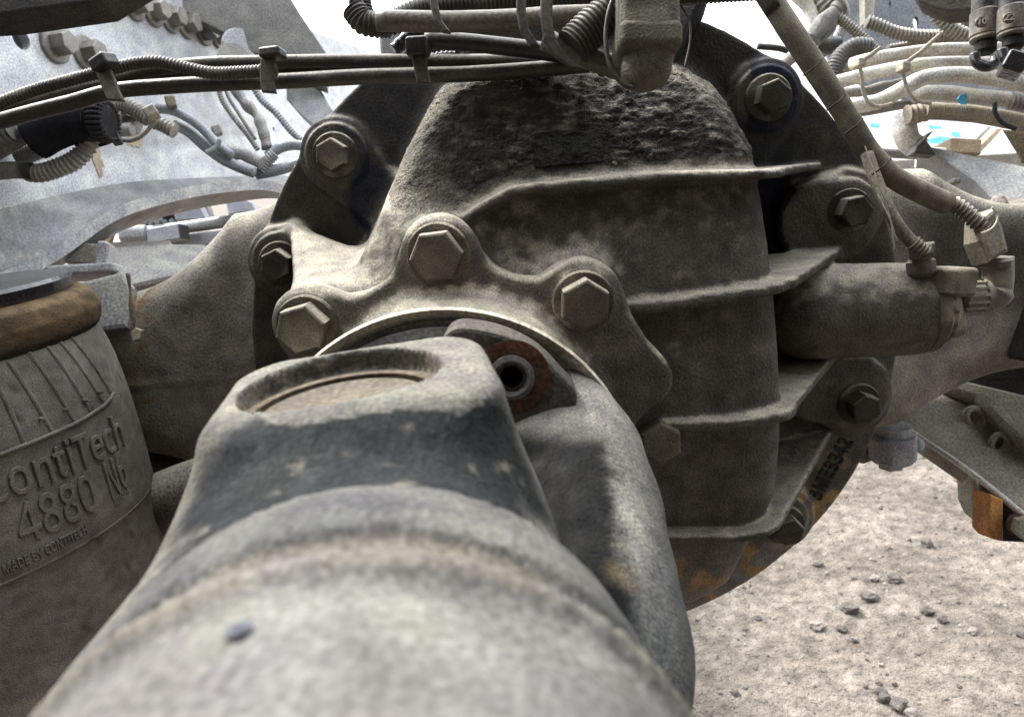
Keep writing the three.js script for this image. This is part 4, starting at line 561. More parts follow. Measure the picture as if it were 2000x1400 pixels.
  for (const [px, py] of [[82, 818], [130, 800], [168, 782], [196, 766]]) { const [p, h] = hit(px, py), n = on(p, h, 1).sub(on(p, h, 0)); part(t, 'vent_pip', alongY(new THREE.CylinderGeometry(0.0008, 0.0012, 0.004, 8), on(p, h, RAD), n), 'cast', rub); }
}
// ---------------------------------------------------------------- hoses, cables and their ties
const hose = (name, label, cat, pts, r, d, o = {}) => single(name, label, cat, hoseG(pts, r, d, o), o.mat ?? 'plastic', o.col ?? toneNoise(HOSEW, 40, 0.25), o.group, o.uvs);
const CD = (p, n) => { const k = fbm(p.x * 50, p.y * 50, p.z * 50, 4), up = n.dot(UP); return mixc([0.045, 0.041, 0.035], [0.17, 0.15, 0.12], sst(-0.2, 0.9, up + k)).map((c) => c * (1 + 0.4 * k)); };
const BK = (p, n) => { const k = fbm(p.x * 60, p.y * 60, p.z * 60, 4), up = n.dot(UP); return mixc([0.022, 0.021, 0.021], [0.11, 0.10, 0.085], sst(-0.1, 1, up + k)); };
const GREYH = toneNoise([0.285, 0.273, 0.248], 50, 0.35), BLUEH = toneNoise([0.310, 0.329, 0.360], 50, 0.25), SOOT = toneNoise([0.016, 0.016, 0.019], 60, 0.6);
// black cable bundle crossing the upper left
hose('cable_conduit', 'dark ribbed conduit arching over the top of the black cable bundle', 'conduit', [[-30, 212], [60, 178], [130, 158], [200, 140], [262, 124], [310, 121], [360, 132], [410, 142], [470, 141], [540, 136]], 12.5, 0.44, { rib: 7, col: CD });
hose('cable', 'upper smooth dark cable along the top edge of the black bundle', 'cable', [[200, 162], [270, 142], [340, 130], [400, 124], [520, 121], [660, 119], [830, 119], [960, 119], [1060, 118], [1140, 122]], 13, 0.455, { col: CD });
hose('cable', 'lowest thick smooth dark cable of the black bundle', 'cable', [[-30, 245], [60, 220], [140, 200], [220, 178], [330, 168], [440, 162], [560, 158], [700, 150], [820, 147], [920, 144], [1040, 136], [1150, 126]], 15, 0.45, { col: CD });
hose('cable', 'middle smooth dark cable bowing between the first two ties of the black bundle', 'cable', [[-30, 224], [60, 198], [140, 178], [205, 163], [270, 156], [340, 148], [420, 146], [520, 140], [700, 136], [900, 130], [1080, 127]], 13, 0.462, { col: CD });
hose('cable_conduit', 'thin saw-edged dark conduit peeping over the black bundle below the hanging fitting', 'conduit', [[820, 118], [860, 108], [950, 104], [1060, 101], [1130, 104]], 8, 0.47, { rib: 9, amp: 0.3, col: BK });
function tie(label, cat, loop, d, { w = 4, h = 1.2, heads = [], col = BK, group } = {}) {
  const P = path(loop, d), c = P.reduce((s, p) => s.add(p), new V3()).divideScalar(P.length), t = thing('cable_tie', label, cat, c, group);
  part(t, 'strap', sweep(P, () => 1, { n: 50, radial: 8, flat: [w * d / F, h * d / F] }), 'plastic', col);
  for (const [x, y, a, b, rot, dd, dep] of heads) part(t, 'head', box(x, y, dd ?? d - 0.006, a, b, dep ?? 0.008, [0, 15, rot], 0.0015), 'plastic', col); return t;
}
// broad straps: flattened loops around the bundle
function strap(label, pts, d, wpx, head) { const t = thing('cable_tie', label, 'cable tie', C(pts[0][0], pts[0][1], d)); const P = pts.map((p) => [p[0], p[1], d]); const L = [...P.map((p) => [p[0] - wpx / 2, p[1], d]), ...P.reverse().map((p) => [p[0] + wpx / 2, p[1] + 2, d])]; part(t, 'strap', plate(L, 0.0022, { bevel: 0.0008 }), 'plastic', CD); if (head) part(t, 'head', box(...head), 'plastic', BK); return t; }
strap('left cable tie with a folded square head on the black bundle', [[196, 128], [205, 150], [213, 172], [224, 194]], 0.432, 32, [202, 122, 0.43, 42, 26, 0.012, [10, -20, 22], 0.002]);
strap('middle cable tie with a square head standing above the black bundle', [[521, 112], [520, 135], [520, 158], [524, 178]], 0.436, 28, [532, 105, 0.436, 44, 20, 0.012, [5, -10, 2], 0.002]);
strap('right cable tie on the black bundle beside the dome', [[818, 98], [819, 118], [823, 140], [828, 161]], 0.436, 28, [816, 92, 0.436, 44, 36, 0.010, [5, -8, 0], 0.002]);
// hose cluster at the top centre
hose('corrugated_hose', 'dark corrugated hose with a bent end at the top left of the hanging cluster', 'hose', [[690, 18], [712, 44], [760, 44], [830, 18], [920, 8], [1030, 2], [1160, -6]], 25, 0.42, { rib: 8, col: CD });
hose('corrugated_hose', 'short dark corrugated hose end curling under the left of the hanging cluster', 'hose', [[700, -20], [706, 18], [722, 48], [762, 52]], 22, 0.435, { rib: 8, col: BK });
hose('pipe', 'smooth dusty pipe strapped below the corrugated hose of the hanging cluster', 'pipe', [[735, 40], [830, 42], [900, 42], [1010, 38], [1090, 32], [1180, 30]], 20, 0.405, { col: dusty([0.09, 0.08, 0.066], [0.24, 0.21, 0.17], 0.8) });
hose('pipe', 'smooth dark pipe running down to the rounded end of the hanging fitting', 'pipe', [[1062, 76], [1080, 84], [1110, 102], [1160, 118], [1220, 138], [1245, 146]], 21, 0.392, { col: dusty([0.08, 0.072, 0.06], [0.25, 0.225, 0.18], 0.8) });
hose('corrugated_hose', 'thick dark corrugated hose leaning against the hanging fitting', 'hose', [[1118, 92], [1150, 60], [1190, 25], [1235, -20]], 38, 0.385, { rib: 10, amp: 0.12, col: CD });
hose('pipe', 'dark pipe behind the clip straps above the dome', 'pipe', [[830, 78], [900, 82], [960, 88], [1060, 100], [1130, 110]], 17, 0.44, { col: BK });
hose('loop_hose', 'black looped hose with pale worn highlights behind the right cable tie', 'hose', [[770, 98], [800, 72], [840, 62], [880, 72], [905, 100]], 14, 0.46, { col: SOOT, mat: 'gloss', rib: 16, amp: 0.1 });
for (const [lab, pts, d, w] of [['narrow dark strap round the left of the hanging hose cluster', [[845, -25], [848, 10], [856, 38], [872, 60]], 0.388, 16], ['second dark strap from the left on the hanging hose cluster', [[1018, -25], [1018, 20], [1024, 55], [1046, 88]], 0.384, 19], ['third dark strap on the hanging hose cluster beside the thick corrugated hose', [[1070, -25], [1066, 30], [1074, 75], [1100, 112], [1130, 132]], 0.380, 24]]) strap(lab, pts, d, w);
tie('long thin oval strap hanging round the fitting above the dome', 'strap', [[1225, -30], [1200, -5], [1186, 40], [1184, 90], [1195, 135], [1218, 165], [1240, 172]], 0.365, { w: 4.5, h: 3.5, col: CD });
tie('thin wire loop hanging down right of the fitting above the dome', 'wire', [[1330, 10], [1346, 40], [1348, 80], [1338, 130]], 0.42, { w: 2, h: 2, col: CD });
{
  const t = thing('hose_fitting', 'dusty hanging hose fitting with a rounded lower end over the dome', 'fitting', C(1262, 60, 0.37));
  const dc = (p, n) => { const k = fbm(p.x * 45, p.y * 45, p.z * 45, 4), k2 = fbm(p.x * 150, p.y * 150, p.z * 150, 3); return mixc([0.10, 0.09, 0.072], [0.16, 0.145, 0.117], sst(-0.3, 0.3, k)).map((c) => c * (1 + 0.4 * k2)); };
  const b = [C(1262, -60, 0.37), C(1264, 40, 0.37), C(1268, 85, 0.37), C(1270, 110, 0.37), C(1262, 130, 0.37), C(1246, 146, 0.37)].map((p) => p.toArray()), r = 0.37 / F;
  const f = (x, y, z) => { const top = C(1262, 20, 0.37), dx = Math.abs(x - top.x) - 57 * r, dy = Math.max(y - 0.3, -(y - C(0, 92, 0.37).y)), dz = Math.abs(z - top.z) - 0.014, q = 0.005; let d = Math.hypot(Math.max(dx + q, 0), Math.max(dy + q, 0), Math.max(dz + q, 0)) + Math.min(Math.max(dx + q, dy + q, dz + q), 0) - q; d = smin(d, capsule(x, y, z, b[2], b[4], 52 * r, 46 * r), 0.008); return smin(d, capsule(x, y, z, b[4], b[5], 42 * r, 27 * r), 0.006); };
  const o = C(1262, 60, 0.37); part(t, 'body', paint(sdfMesh(f, [o.x - 0.03, o.y - 0.045, o.z - 0.03], [o.x + 0.03, o.y + 0.075, o.z + 0.03], 0.0012, (x, y, z) => 0.0003 * fbm(x * 150, y * 150, z * 150, 3)), dc), 'cast', null, { uvs: 0.06 });
  part(t, 'collar', box(1262, 88, 0.37, 120, 52, 0.032, [0, 0, 0], 0.004), 'cast', dc, { uvs: 0.06 });
  single('grey_post', 'grey post in the bright gap left of the looped black hose', 'post', plate([[738, 40, 0.9], [800, 40, 0.9], [800, 125, 0.9], [742, 125, 0.9]], 0.05, { bevel: 0.004 }), 'silver', [0.149, 0.146, 0.143]);
  single('spring_hanger', 'black hanger behind the right end of the hanging hose cluster', 'hanger', plate([[1315, -40, 0.5], [1395, -40, 0.5], [1380, 0, 0.5], [1355, 25, 0.49], [1335, 70, 0.48], [1318, 110, 0.48]], 0.03), 'cast', [0.03, 0.029, 0.028]);
}
// ---- harness along the left rail
const LB = 0.655;
{ // sooty ribbed boot with hoses going in
  const t = thing('hose_boot', 'soot-black ribbed rubber boot gathering the hoses on the left rail', 'boot', C(150, 240, LB));
  part(t, 'sleeve', hoseG([[64, 276], [100, 256], [150, 240], [204, 238]], 37, LB, { wob: 0.12 }), 'rubber', SOOT); part(t, 'ribbed_collar', hoseG([[178, 236], [196, 236], [214, 236]], 40, LB, { rib: 7, amp: 0.08 }), 'rubber', (p) => mixc([0.016, 0.016, 0.018], [0.07, 0.068, 0.07], sst(0.2, 0.3, fbm(p.x * 200, p.y * 60, p.z * 60, 3))));
  const rr = []; for (let i = 0; i < 26; i++) { const a = i / 26 * Math.PI * 2; rr.push(sweep([[184, 0.92], [196, 1.02], [208, 1.03], [216, 0.86]].map(([x, k]) => C(x, 236, LB).add(new V3(0, Math.cos(a) * 38 * k * LB / F, Math.sin(a) * 38 * k * LB / F))), () => 0.0017, { n: 10, radial: 6 })); } part(t, 'rib', merge(rr), 'rubber', [0.045, 0.044, 0.047]).userData.kind = 'stuff';
}
hose('smooth_hose', 'smooth beige hose entering the sooty boot from the left edge', 'hose', [[-40, 310], [0, 288], [60, 250], [120, 214], [160, 195]], 19, 0.66, { col: toneNoise([0.285, 0.267, 0.223], 40, 0.3) });
hose('corrugated_hose', 'stub of black and white corrugated hose at the left picture edge', 'hose', [[-40, 268], [0, 262], [22, 254]], 21, 0.64, { rib: 11, amp: 0.3, col: toneNoise([0.161, 0.155, 0.149], 60, 0.5) });
hose('corrugated_hose', 'grey corrugated hose curving down out of the sooty boot', 'hose', [[178, 262], [168, 288], [146, 312], [112, 328], [76, 338], [52, 336]], 19, 0.665, { rib: 9, amp: 0.2, col: GREYH });
hose('corrugated_hose', 'fine-ribbed grey hose lying above the curving hose under the boot', 'hose', [[110, 268], [84, 284], [58, 298], [34, 304]], 19, 0.68, { rib: 6, amp: 0.08, col: GREYH });
hose('smooth_hose', 'grey hose with a black end at the lower left below the boot', 'hose', [[-30, 336], [0, 334], [30, 332], [62, 334]], 17, 0.66, { col: (p) => mixc([0.223, 0.211, 0.192], [0.02, 0.02, 0.02], sst(C(38, 0, 0.66).x, C(52, 0, 0.66).x, p.x)) });
hose('corrugated_hose', 'grey corrugated hose arching right from behind the boot to the tie block', 'hose', [[205, 212], [232, 204], [256, 210], [276, 224], [290, 232]], 16, 0.72, { rib: 6.5, amp: 0.2, col: GREYH });
hose('hose_connector', 'pale ribbed hose connector right of the boot, upper of two', 'connector', [[212, 230], [226, 228], [240, 230]], 14, 0.72, { rib: 5, amp: 0.08, col: GREYH });
hose('hose_connector', 'pale smooth hose connector right of the boot, lower of two', 'connector', [[214, 254], [236, 254], [258, 252]], 13, 0.72, { col: toneNoise([0.347, 0.341, 0.329], 40, 0.3) });
hose('hose_connector', 'rounded white sleeve between the lower connector and the tie block', 'sleeve', [[242, 238], [258, 244], [268, 248]], 17, 0.73, { col: toneNoise([0.360, 0.347, 0.329], 40, 0.3) });
hose('corrugated_hose', 'short corrugated hose stub right of the square tie block', 'hose', [[296, 236], [318, 244], [340, 256]], 15, 0.72, { rib: 8, amp: 0.25, col: GREYH });
tie('pale cable tie looping from a square block round the connectors by the boot', 'cable tie', [[305, 218], [298, 240], [280, 262], [256, 274], [234, 273]], 0.70, { w: 4.5, h: 2.5, col: toneNoise([0.273, 0.248, 0.211], 40, 0.3), heads: [[295, 221, 24, 22, 35, 0.695, 0.012]] });
tie('black cable tie with a square buckle under the sooty boot', 'cable tie', [[170, 288], [190, 284], [208, 279], [226, 270]], 0.675, { w: 4, h: 2, col: SOOT, heads: [[226, 271, 17, 20, 18, 0.67, 0.012]] });
hose('smooth_hose', 'upper pale hose of the pair sagging along the rail web', 'hose', [[306, 212], [330, 214], [360, 226], [392, 248], [428, 286], [452, 304]], 9.5, 0.85, { col: BLUEH });
hose('smooth_hose', 'lower pale hose of the pair sagging along the rail web', 'hose', [[340, 244], [366, 256], [396, 282], [430, 308], [466, 326], [496, 337]], 10.5, 0.86, { col: BLUEH });
hose('smooth_hose', 'tape-wrapped pale hose meeting the sagging pair', 'hose', [[446, 296], [474, 300], [500, 312], [512, 318]], 14, 0.87, { wob: 0.25, col: toneNoise([0.360, 0.353, 0.347], 50, 0.4) });
hose('corrugated_hose', 'thin ribbed grey conduit slanting down the rail web, leftmost of three', 'conduit', [[427, 165], [430, 188], [450, 222], [482, 262], [503, 292]], 5.5, 0.88, { rib: 5, amp: 0.3, col: GREYH });
hose('smooth_hose', 'thin dark smooth cable beside the leftmost slanting conduit', 'cable', [[437, 165], [446, 190], [466, 222], [498, 272]], 3.6, 0.885, { col: toneNoise([0.22, 0.21, 0.20], 50, 0.3) });
hose('smooth_hose', 'knobbly taped hose dropping down the rail web', 'hose', [[452, 165], [478, 200], [502, 228], [514, 258], [522, 290]], 10, 0.90, { wob: 0.6, col: toneNoise([0.310, 0.304, 0.285], 70, 0.5) });
hose('corrugated_hose', 'ribbed grey conduit slanting towards the bolted flange, rightmost of three', 'conduit', [[492, 165], [510, 194], [540, 222], [570, 258], [602, 284]], 7, 0.92, { rib: 6, amp: 0.22, col: BLUEH });
hose('smooth_hose', 'pale hose curling right towards the upper left flange bolt', 'hose', [[522, 306], [544, 290], [572, 283], [620, 290]], 10, 0.90, { col: BLUEH });
hose('smooth_hose', 'pale hose running right just above the curved pan', 'hose', [[500, 340], [540, 332], [580, 320], [630, 300]], 11, 0.89, { col: BLUEH });
hose('corrugated_hose', 'short ribbed collar where the rail hoses meet', 'hose', [[508, 332], [520, 316], [536, 300]], 12, 0.885, { rib: 6, amp: 0.18, col: BLUEH });
single('cable_clip', 'small tan clip on the rail web above the hose pair', 'clip', box(333, 199, 0.84, 20, 22, 0.014, [10, 20, 15], 0.002), 'plastic', [0.285, 0.248, 0.192]);
single('cable_clip', 'small pale clip on the rail web right of the hose pair', 'clip', box(423, 255, 0.86, 17, 20, 0.012, [10, 20, 25], 0.002), 'plastic', [0.310, 0.304, 0.285]);
tie('pale tie clasping the sagging hose pair', 'cable tie', [[402, 298], [414, 292], [425, 282], [428, 272]], 0.84, { w: 5, h: 2, col: BLUEH });
// ---------------------------------------------------------------- right side: taped harness, sensor fittings
{
  const tapeC = (p, n) => { const k = fbm(p.x * 50, p.y * 50, p.z * 50, 4), up = n.dot(UP); return mixc([0.14, 0.125, 0.097], [0.34, 0.305, 0.24], sst(-0.5, 0.9, up + k)).map((c) => c * (1 + 0.3 * k)); };
  const t = thing('taped_harness', 'dusty taped cable harness running diagonally across the carrier flange at right', 'harness', C(1640, 200, 0.47));
  const main = [[1500, -10, 0.47], [1540, 52, 0.47], [1600, 143, 0.475], [1655, 228, 0.48], [1700, 300, 0.485], [1745, 345, 0.49], [1800, 375, 0.495], [1850, 398, 0.50]];
  part(t, 'sheath', hoseG(main, 22, 0.48, { wob: 0.06, radial: 22 }), 'rubber', tapeC, { uvs: 0.06 });
  for (const [x, y, a] of [[1588, 128, 55], [1634, 196, 55], [1668, 243, 55], [1722, 322, 40]]) part(t, 'tape_edge', hoseG([[x - 18, y + 19, 0.467], [x, y + 6, 0.461], [x + 18, y - 12, 0.468]], 1.8, 0.46), 'rubber', [0.05, 0.045, 0.036]);
  part(t, 'torn_end', hoseG([[1478, -30], [1500, -2], [1514, 20]], 18, 0.468), 'rubber', [0.06, 0.055, 0.05]);
  part(t, 'branch', hoseG([[1694, 300, 0.48], [1715, 360, 0.475], [1742, 420, 0.47], [1775, 466, 0.468], [1800, 488, 0.466]], 12.5, 0.472), 'rubber', tapeC);
  part(t, 'branch_boot', hoseG([[1784, 474, 0.467], [1796, 485, 0.467], [1808, 494, 0.467]], 16, 0.467, { rib: 8, amp: 0.18 }), 'rubber', tapeC);
  part(t, 'conduit', hoseG([[1838, 388, 0.50], [1870, 402, 0.50], [1905, 430, 0.50], [1925, 445, 0.50]], 17, 0.50, { rib: 9.5, amp: 0.45 }), 'plastic', tapeC);
  part(t, 'connector_boot', plate([[1920, 425, 0.495], [1945, 405, 0.495], [1962, 440, 0.495], [1974, 490, 0.495], [1935, 512, 0.495], [1918, 470, 0.495]], 0.016, { bevel: 0.003 }), 'plastic', tapeC);
  for (const l of [[[1690, 285, 0.465], [1712, 345, 0.46], [1738, 420, 0.46], [1748, 486, 0.46]], [[1716, 380, 0.468], [1740, 430, 0.463], [1752, 470, 0.463]]]) part(t, 'thread', hoseG(l, 1.3, 0.46), 'plastic', [0.36, 0.33, 0.28]);
  single('wire_clip', 'thin pale wire loop at the end of the ribbed sensor conduit', 'wire', hoseG([[1938, 405], [1950, 418], [1944, 440], [1928, 452], [1918, 455]], 2, 0.485), 'plastic', [0.5, 0.46, 0.38]);
}
{
  const dc = (p, n) => { const k = fbm(p.x * 60, p.y * 60, p.z * 60, 4), k2 = fbm(p.x * 170, p.y * 170, p.z * 170, 3), up = n.dot(UP); let c = mixc([0.12, 0.107, 0.085], [0.40, 0.36, 0.28], sst(-0.3, 0.9, up + k)); if (k2 > 0.3) c = mixc(c, [0.06, 0.045, 0.03], 0.6); return c.map((v) => v * (1 + 0.3 * k2)); };
  const a = DX.clone(), t = thing('actuator', 'dusty cylinder fitting with square block and ribbed connector elbow at the right of the carrier', 'actuator', C(1850, 590, 0.52)), U = { uvs: 0.05 };
  const dir = a.clone().addScaledVector(UP, 0.06).normalize();
  part(t, 'end_flange', cyl(1806, 604, 0.523, 84, 0.012, dir, 0.003), 'cast', dc, U);
  part(t, 'cap', cyl(1830, 606, 0.52, 66, 0.016, dir, 0.006), 'cast', dc, U);
  part(t, 'block', box(1860, 549, 0.497, 60, 56, 0.024, [12, 25, 4], 0.003), 'cast', dc, U); part(t, 'lower_block', box(1850, 625, 0.512, 55, 70, 0.02, [0, 25, 4], 0.006), 'cast', dc, U);
  part(t, 'bolt', cyl(1858, 600, 0.498, 14, 0.012, new V3(0.4, 0, 0.9), 0.002), 'cast', dc, U);
  const cn = part(t, 'connector', cyl(1893, 580, 0.512, 34, 0.016, dir, 0.002), 'plastic', dc, U);
  for (let i = 0; i < 16; i++) { const w = i / 16 * 2 * Math.PI, o = new V3(0, Math.cos(w), Math.sin(w)).multiplyScalar(34 * 0.512 / F); const p = C(1893, 580, 0.512).add(o); part(t, 'grip_rib', alongY(new THREE.BoxGeometry(0.0016, 0.0145, 0.0016), p, dir), 'plastic', dc, { parent: cn }); }
  part(t, 'elbow', sweep(path([[1912, 578, 0.512], [1932, 576, 0.512], [1946, 568, 0.511], [1950, 548, 0.510], [1950, 520, 0.509], [1950, 503, 0.508]]), (u) => (u < 0.4 ? 33 : 27) * 0.51 / F, { n: 30, radial: 20 }), 'plastic', dc, U);
  part(t, 'lip', cyl(1946, 512, 0.508, 30, 0.006, UP, 0.001), 'plastic', dc, U);
  part(t, 'stub', cyl(1800, 522, 0.50, 26, 0.014, new V3(-0.15, 1, 0.1), 0.003), 'cast', dc, U); part(t, 'nut', alongY(hexHead(0.0155, 0.009), C(1803, 502, 0.49), new V3(-0.2, 1, 0.15)), 'cast', dc, U); part(t, 'ferrule', cyl(1806, 488, 0.482, 15, 0.007, new V3(-0.3, 1, 0.1), 0.001), 'cast', dc, U);
}
// ---------------------------------------------------------------- hoses over the right frame rail
const WH = (p, n) => { const k = fbm(p.x * 40, p.y * 40, p.z * 40, 4), k2 = fbm(p.x * 150, p.y * 150, p.z * 150, 2); return mixc([0.58, 0.54, 0.46], [0.72, 0.70, 0.65], sst(-0.3, 0.3, k)).map((c) => c * (1 + 0.3 * k2)); };
const RIBC = (p) => { const k = fbm(p.x * 60, p.y * 60, p.z * 60, 4); return [0.286, 0.265, 0.224].map((c) => c * (1 + 0.4 * k)); };
hose('corrugated_hose', 'thick pale corrugated hose curving along the top of the right hose bundle', 'hose', [[1694, 42], [1716, 50], [1745, 62], [1792, 70], [1850, 71], [1900, 70], [1960, 66]], 13.5, 0.82, { rib: 7.5, amp: 0.3, col: RIBC });
hose('corrugated_hose', 'corrugated hose bending up left of the pair of dark pipe couplings', 'hose', [[1822, 12], [1834, 34], [1856, 54], [1884, 68], [1930, 78]], 15, 0.80, { rib: 7.5, amp: 0.35, col: RIBC });
hose('corrugated_hose', 'small corrugated hose half hidden behind the dark pipe couplings', 'hose', [[1906, 20], [1890, 40], [1874, 54], [1860, 70]], 12, 0.84, { rib: 7, amp: 0.35, col: RIBC });
hose('corrugated_hose', 'thin corrugated hose under the thick one, above the white hoses', 'hose', [[1735, 96], [1780, 88], [1830, 82], [1880, 80]], 9, 0.83, { rib: 6, amp: 0.25, col: RIBC });
hose('corrugated_hose', 'pale corrugated hose running down from the rubber bulb boot', 'hose', [[1624, 26], [1645, 40], [1676, 66], [1706, 94], [1726, 112]], 11.5, 0.80, { rib: 6, amp: 0.25, col: RIBC });
hose('corrugated_hose', 'dark grey corrugated hose arching down beside the taped harness', 'hose', [[1700, 92], [1672, 90], [1648, 104], [1634, 124], [1626, 150]], 17, 0.78, { rib: 6.5, amp: 0.12, col: toneNoise([0.116, 0.112, 0.109], 50, 0.5) });
hose('white_hose', 'topmost smooth white hose of the right bundle', 'hose', [[1664, 126], [1700, 116], [1760, 106], [1830, 98], [1900, 96], [1990, 92]], 13, 0.75, { col: WH });
hose('white_hose', 'second smooth white hose from the top of the right bundle', 'hose', [[1622, 164], [1660, 154], [1710, 142], [1780, 129], [1850, 124], [1920, 124], [2010, 128]], 13.5, 0.74, { col: WH });
hose('white_hose', 'smooth white hose dipping and rising through the middle of the right bundle', 'hose', [[1660, 206], [1690, 204], [1722, 196], [1760, 176], [1800, 154], [1850, 146], [1910, 148], [1960, 156], [2030, 170]], 15, 0.70, { col: WH });
hose('white_hose', 'lower white hose with a split end, right of the second tie', 'hose', [[1786, 186], [1810, 182], [1850, 182], [1900, 188], [1960, 194], [2030, 198]], 15, 0.735, { col: WH });
hose('white_hose', 'taped grey hose running under the first tie of the right bundle', 'hose', [[1610, 190], [1650, 184], [1700, 176], [1750, 164], [1800, 158]], 10, 0.76, { wob: 0.3, col: GREYH });
hose('white_hose', 'thin grey hose lowest at the left of the right bundle', 'hose', [[1650, 222], [1700, 216], [1760, 205], [1810, 200]], 9, 0.77, { col: GREYH });
hose('corrugated_hose', 'wide tan fine-ribbed hose along the bottom of the right bundle', 'hose', [[1806, 216], [1850, 218], [1900, 222], [1950, 230], [2030, 246]], 17, 0.72, { rib: 4.5, amp: 0.07, col: toneNoise([0.340, 0.292, 0.224], 50, 0.35) });
single('hose_collar', 'tan ribbed collar at the left end of the wide fine-ribbed hose', 'collar', hoseG([[1772, 224], [1790, 222], [1810, 218]], 19, 0.725, { rib: 12, amp: 0.15 }), 'plastic', toneNoise([0.381, 0.326, 0.258], 50, 0.3));
hose('white_hose', 'white hose hanging from the collar down to the dark cut sleeve', 'hose', [[1770, 226], [1768, 250], [1776, 276], [1796, 290]], 22, 0.74, { col: WH });
hose('white_hose', 'pale hose tucked behind the topmost white hose of the right bundle', 'hose', [[1640, 140], [1700, 128], [1780, 116], [1880, 108], [2010, 108]], 10, 0.79, { col: WH });
hose('corrugated_hose', 'ribbed cuff gripping the lower white hose at the right edge', 'cuff', [[1972, 196], [1990, 198], [2030, 200]], 18, 0.733, { rib: 9, amp: 0.15, col: GREYH });
hose('smooth_hose', 'grey hose looping behind the bulb boot at the top right', 'hose', [[1636, -20], [1650, 30], [1636, 74], [1610, 100], [1588, 120]], 10, 0.9, { col: GREYH });
hose('smooth_hose', 'thin black cable crossing behind the taped harness top', 'cable', [[1480, 90], [1530, 96], [1580, 120], [1640, 140]], 6, 0.88, { col: BK });
single('cut_sleeve', 'dark torn end of a sleeve against the white trailer side', 'sleeve', plate([[1828, 252, 0.71], [1812, 262, 0.71], [1806, 270, 0.71], [1792, 282, 0.71], [1786, 298, 0.71], [1830, 302, 0.71], [1820, 284, 0.71], [1810, 272, 0.71], [1816, 264, 0.71]], 0.012, { bevel: 0.002 }), 'plastic', [0.05, 0.045, 0.04]);
hose('pipe', 'grey steel pipe running left from the torn dark sleeve', 'pipe', [[1700, 296], [1750, 300], [1810, 303]], 9, 0.8, { col: toneNoise([0.35, 0.34, 0.33], 40, 0.2), mat: 'silver' });
single('hose_boot', 'grey rubber bulb boot left of the corrugated hoses at right', 'boot', lathe([[0, -0.022], [0.009, -0.022], [0.012, -0.010], [0.0125, 0.0], [0.009, 0.010], [0.0062, 0.018], [0.0072, 0.019], [0.0072, 0.024], [0.004, 0.026], [0, 0.026]], C(1612, 46, 0.8), new V3(0.55, 0.75, 0)), 'rubber', toneNoise([0.224, 0.218, 0.211], 60, 0.4));
hose('smooth_hose', 'white hose curling over behind the taped harness at the top', 'hose', [[1556, -10], [1580, 14], [1588, 50], [1580, 84], [1560, 110]], 13, 0.86, { col: WH });
hose('smooth_hose', 'beige hose crossing behind the harness above the upper right flange bolt', 'hose', [[1500, 150], [1530, 126], [1556, 104], [1580, 84]], 12, 0.80, { col: toneNoise([0.313, 0.286, 0.245], 40, 0.3) });
hose('corrugated_hose', 'crumpled beige hose at the top above the bulb boot', 'hose', [[1590, -20], [1604, 6], [1622, 20], [1640, 8]], 20, 0.86, { rib: 10, amp: 0.2, wob: 0.4, col: toneNoise([0.340, 0.320, 0.272], 60, 0.4) });
hose('hose_end', 'dark hose end in shadow under the bulb boot', 'hose', [[1596, 84], [1620, 88], [1640, 86]], 16, 0.84, { wob: 0.3, col: toneNoise([0.09, 0.088, 0.085], 60, 0.6) });
tie('tan cable tie with a square head round the left of the white hoses', 'cable tie', [[1722, 92], [1700, 108], [1682, 122], [1684, 150], [1687, 180], [1698, 200], [1718, 208], [1745, 202]], 0.685, { w: 4, h: 2, col: toneNoise([0.36, 0.32, 0.25], 60, 0.3), heads: [[1679, 124, 17, 16, 0, 0.68, 0.010]] });
tie('tan cable tie with a square head round the middle of the white hoses', 'cable tie', [[1838, 66], [1800, 100], [1766, 130], [1768, 158], [1776, 180], [1792, 196], [1820, 202]], 0.68, { w: 4, h: 2, col: toneNoise([0.36, 0.32, 0.25], 60, 0.3), heads: [[1765, 132, 19, 18, 0, 0.674, 0.010]] });
single('clip_tab', 'blue tab stuck to the lower white hose', 'tab', plate([[1876, 186, 0.705], [1890, 182, 0.705], [1890, 203, 0.705], [1880, 203, 0.705], [1870, 194, 0.705]], 0.001, { bevel: 0.0003 }), 'plastic', [0.08, 0.42, 0.66]);
tie('black strap round the wide ribbed hose at the right edge', 'strap', [[1944, 200], [1946, 222], [1960, 240], [1985, 252]], 0.69, { w: 5, h: 3, col: SOOT });
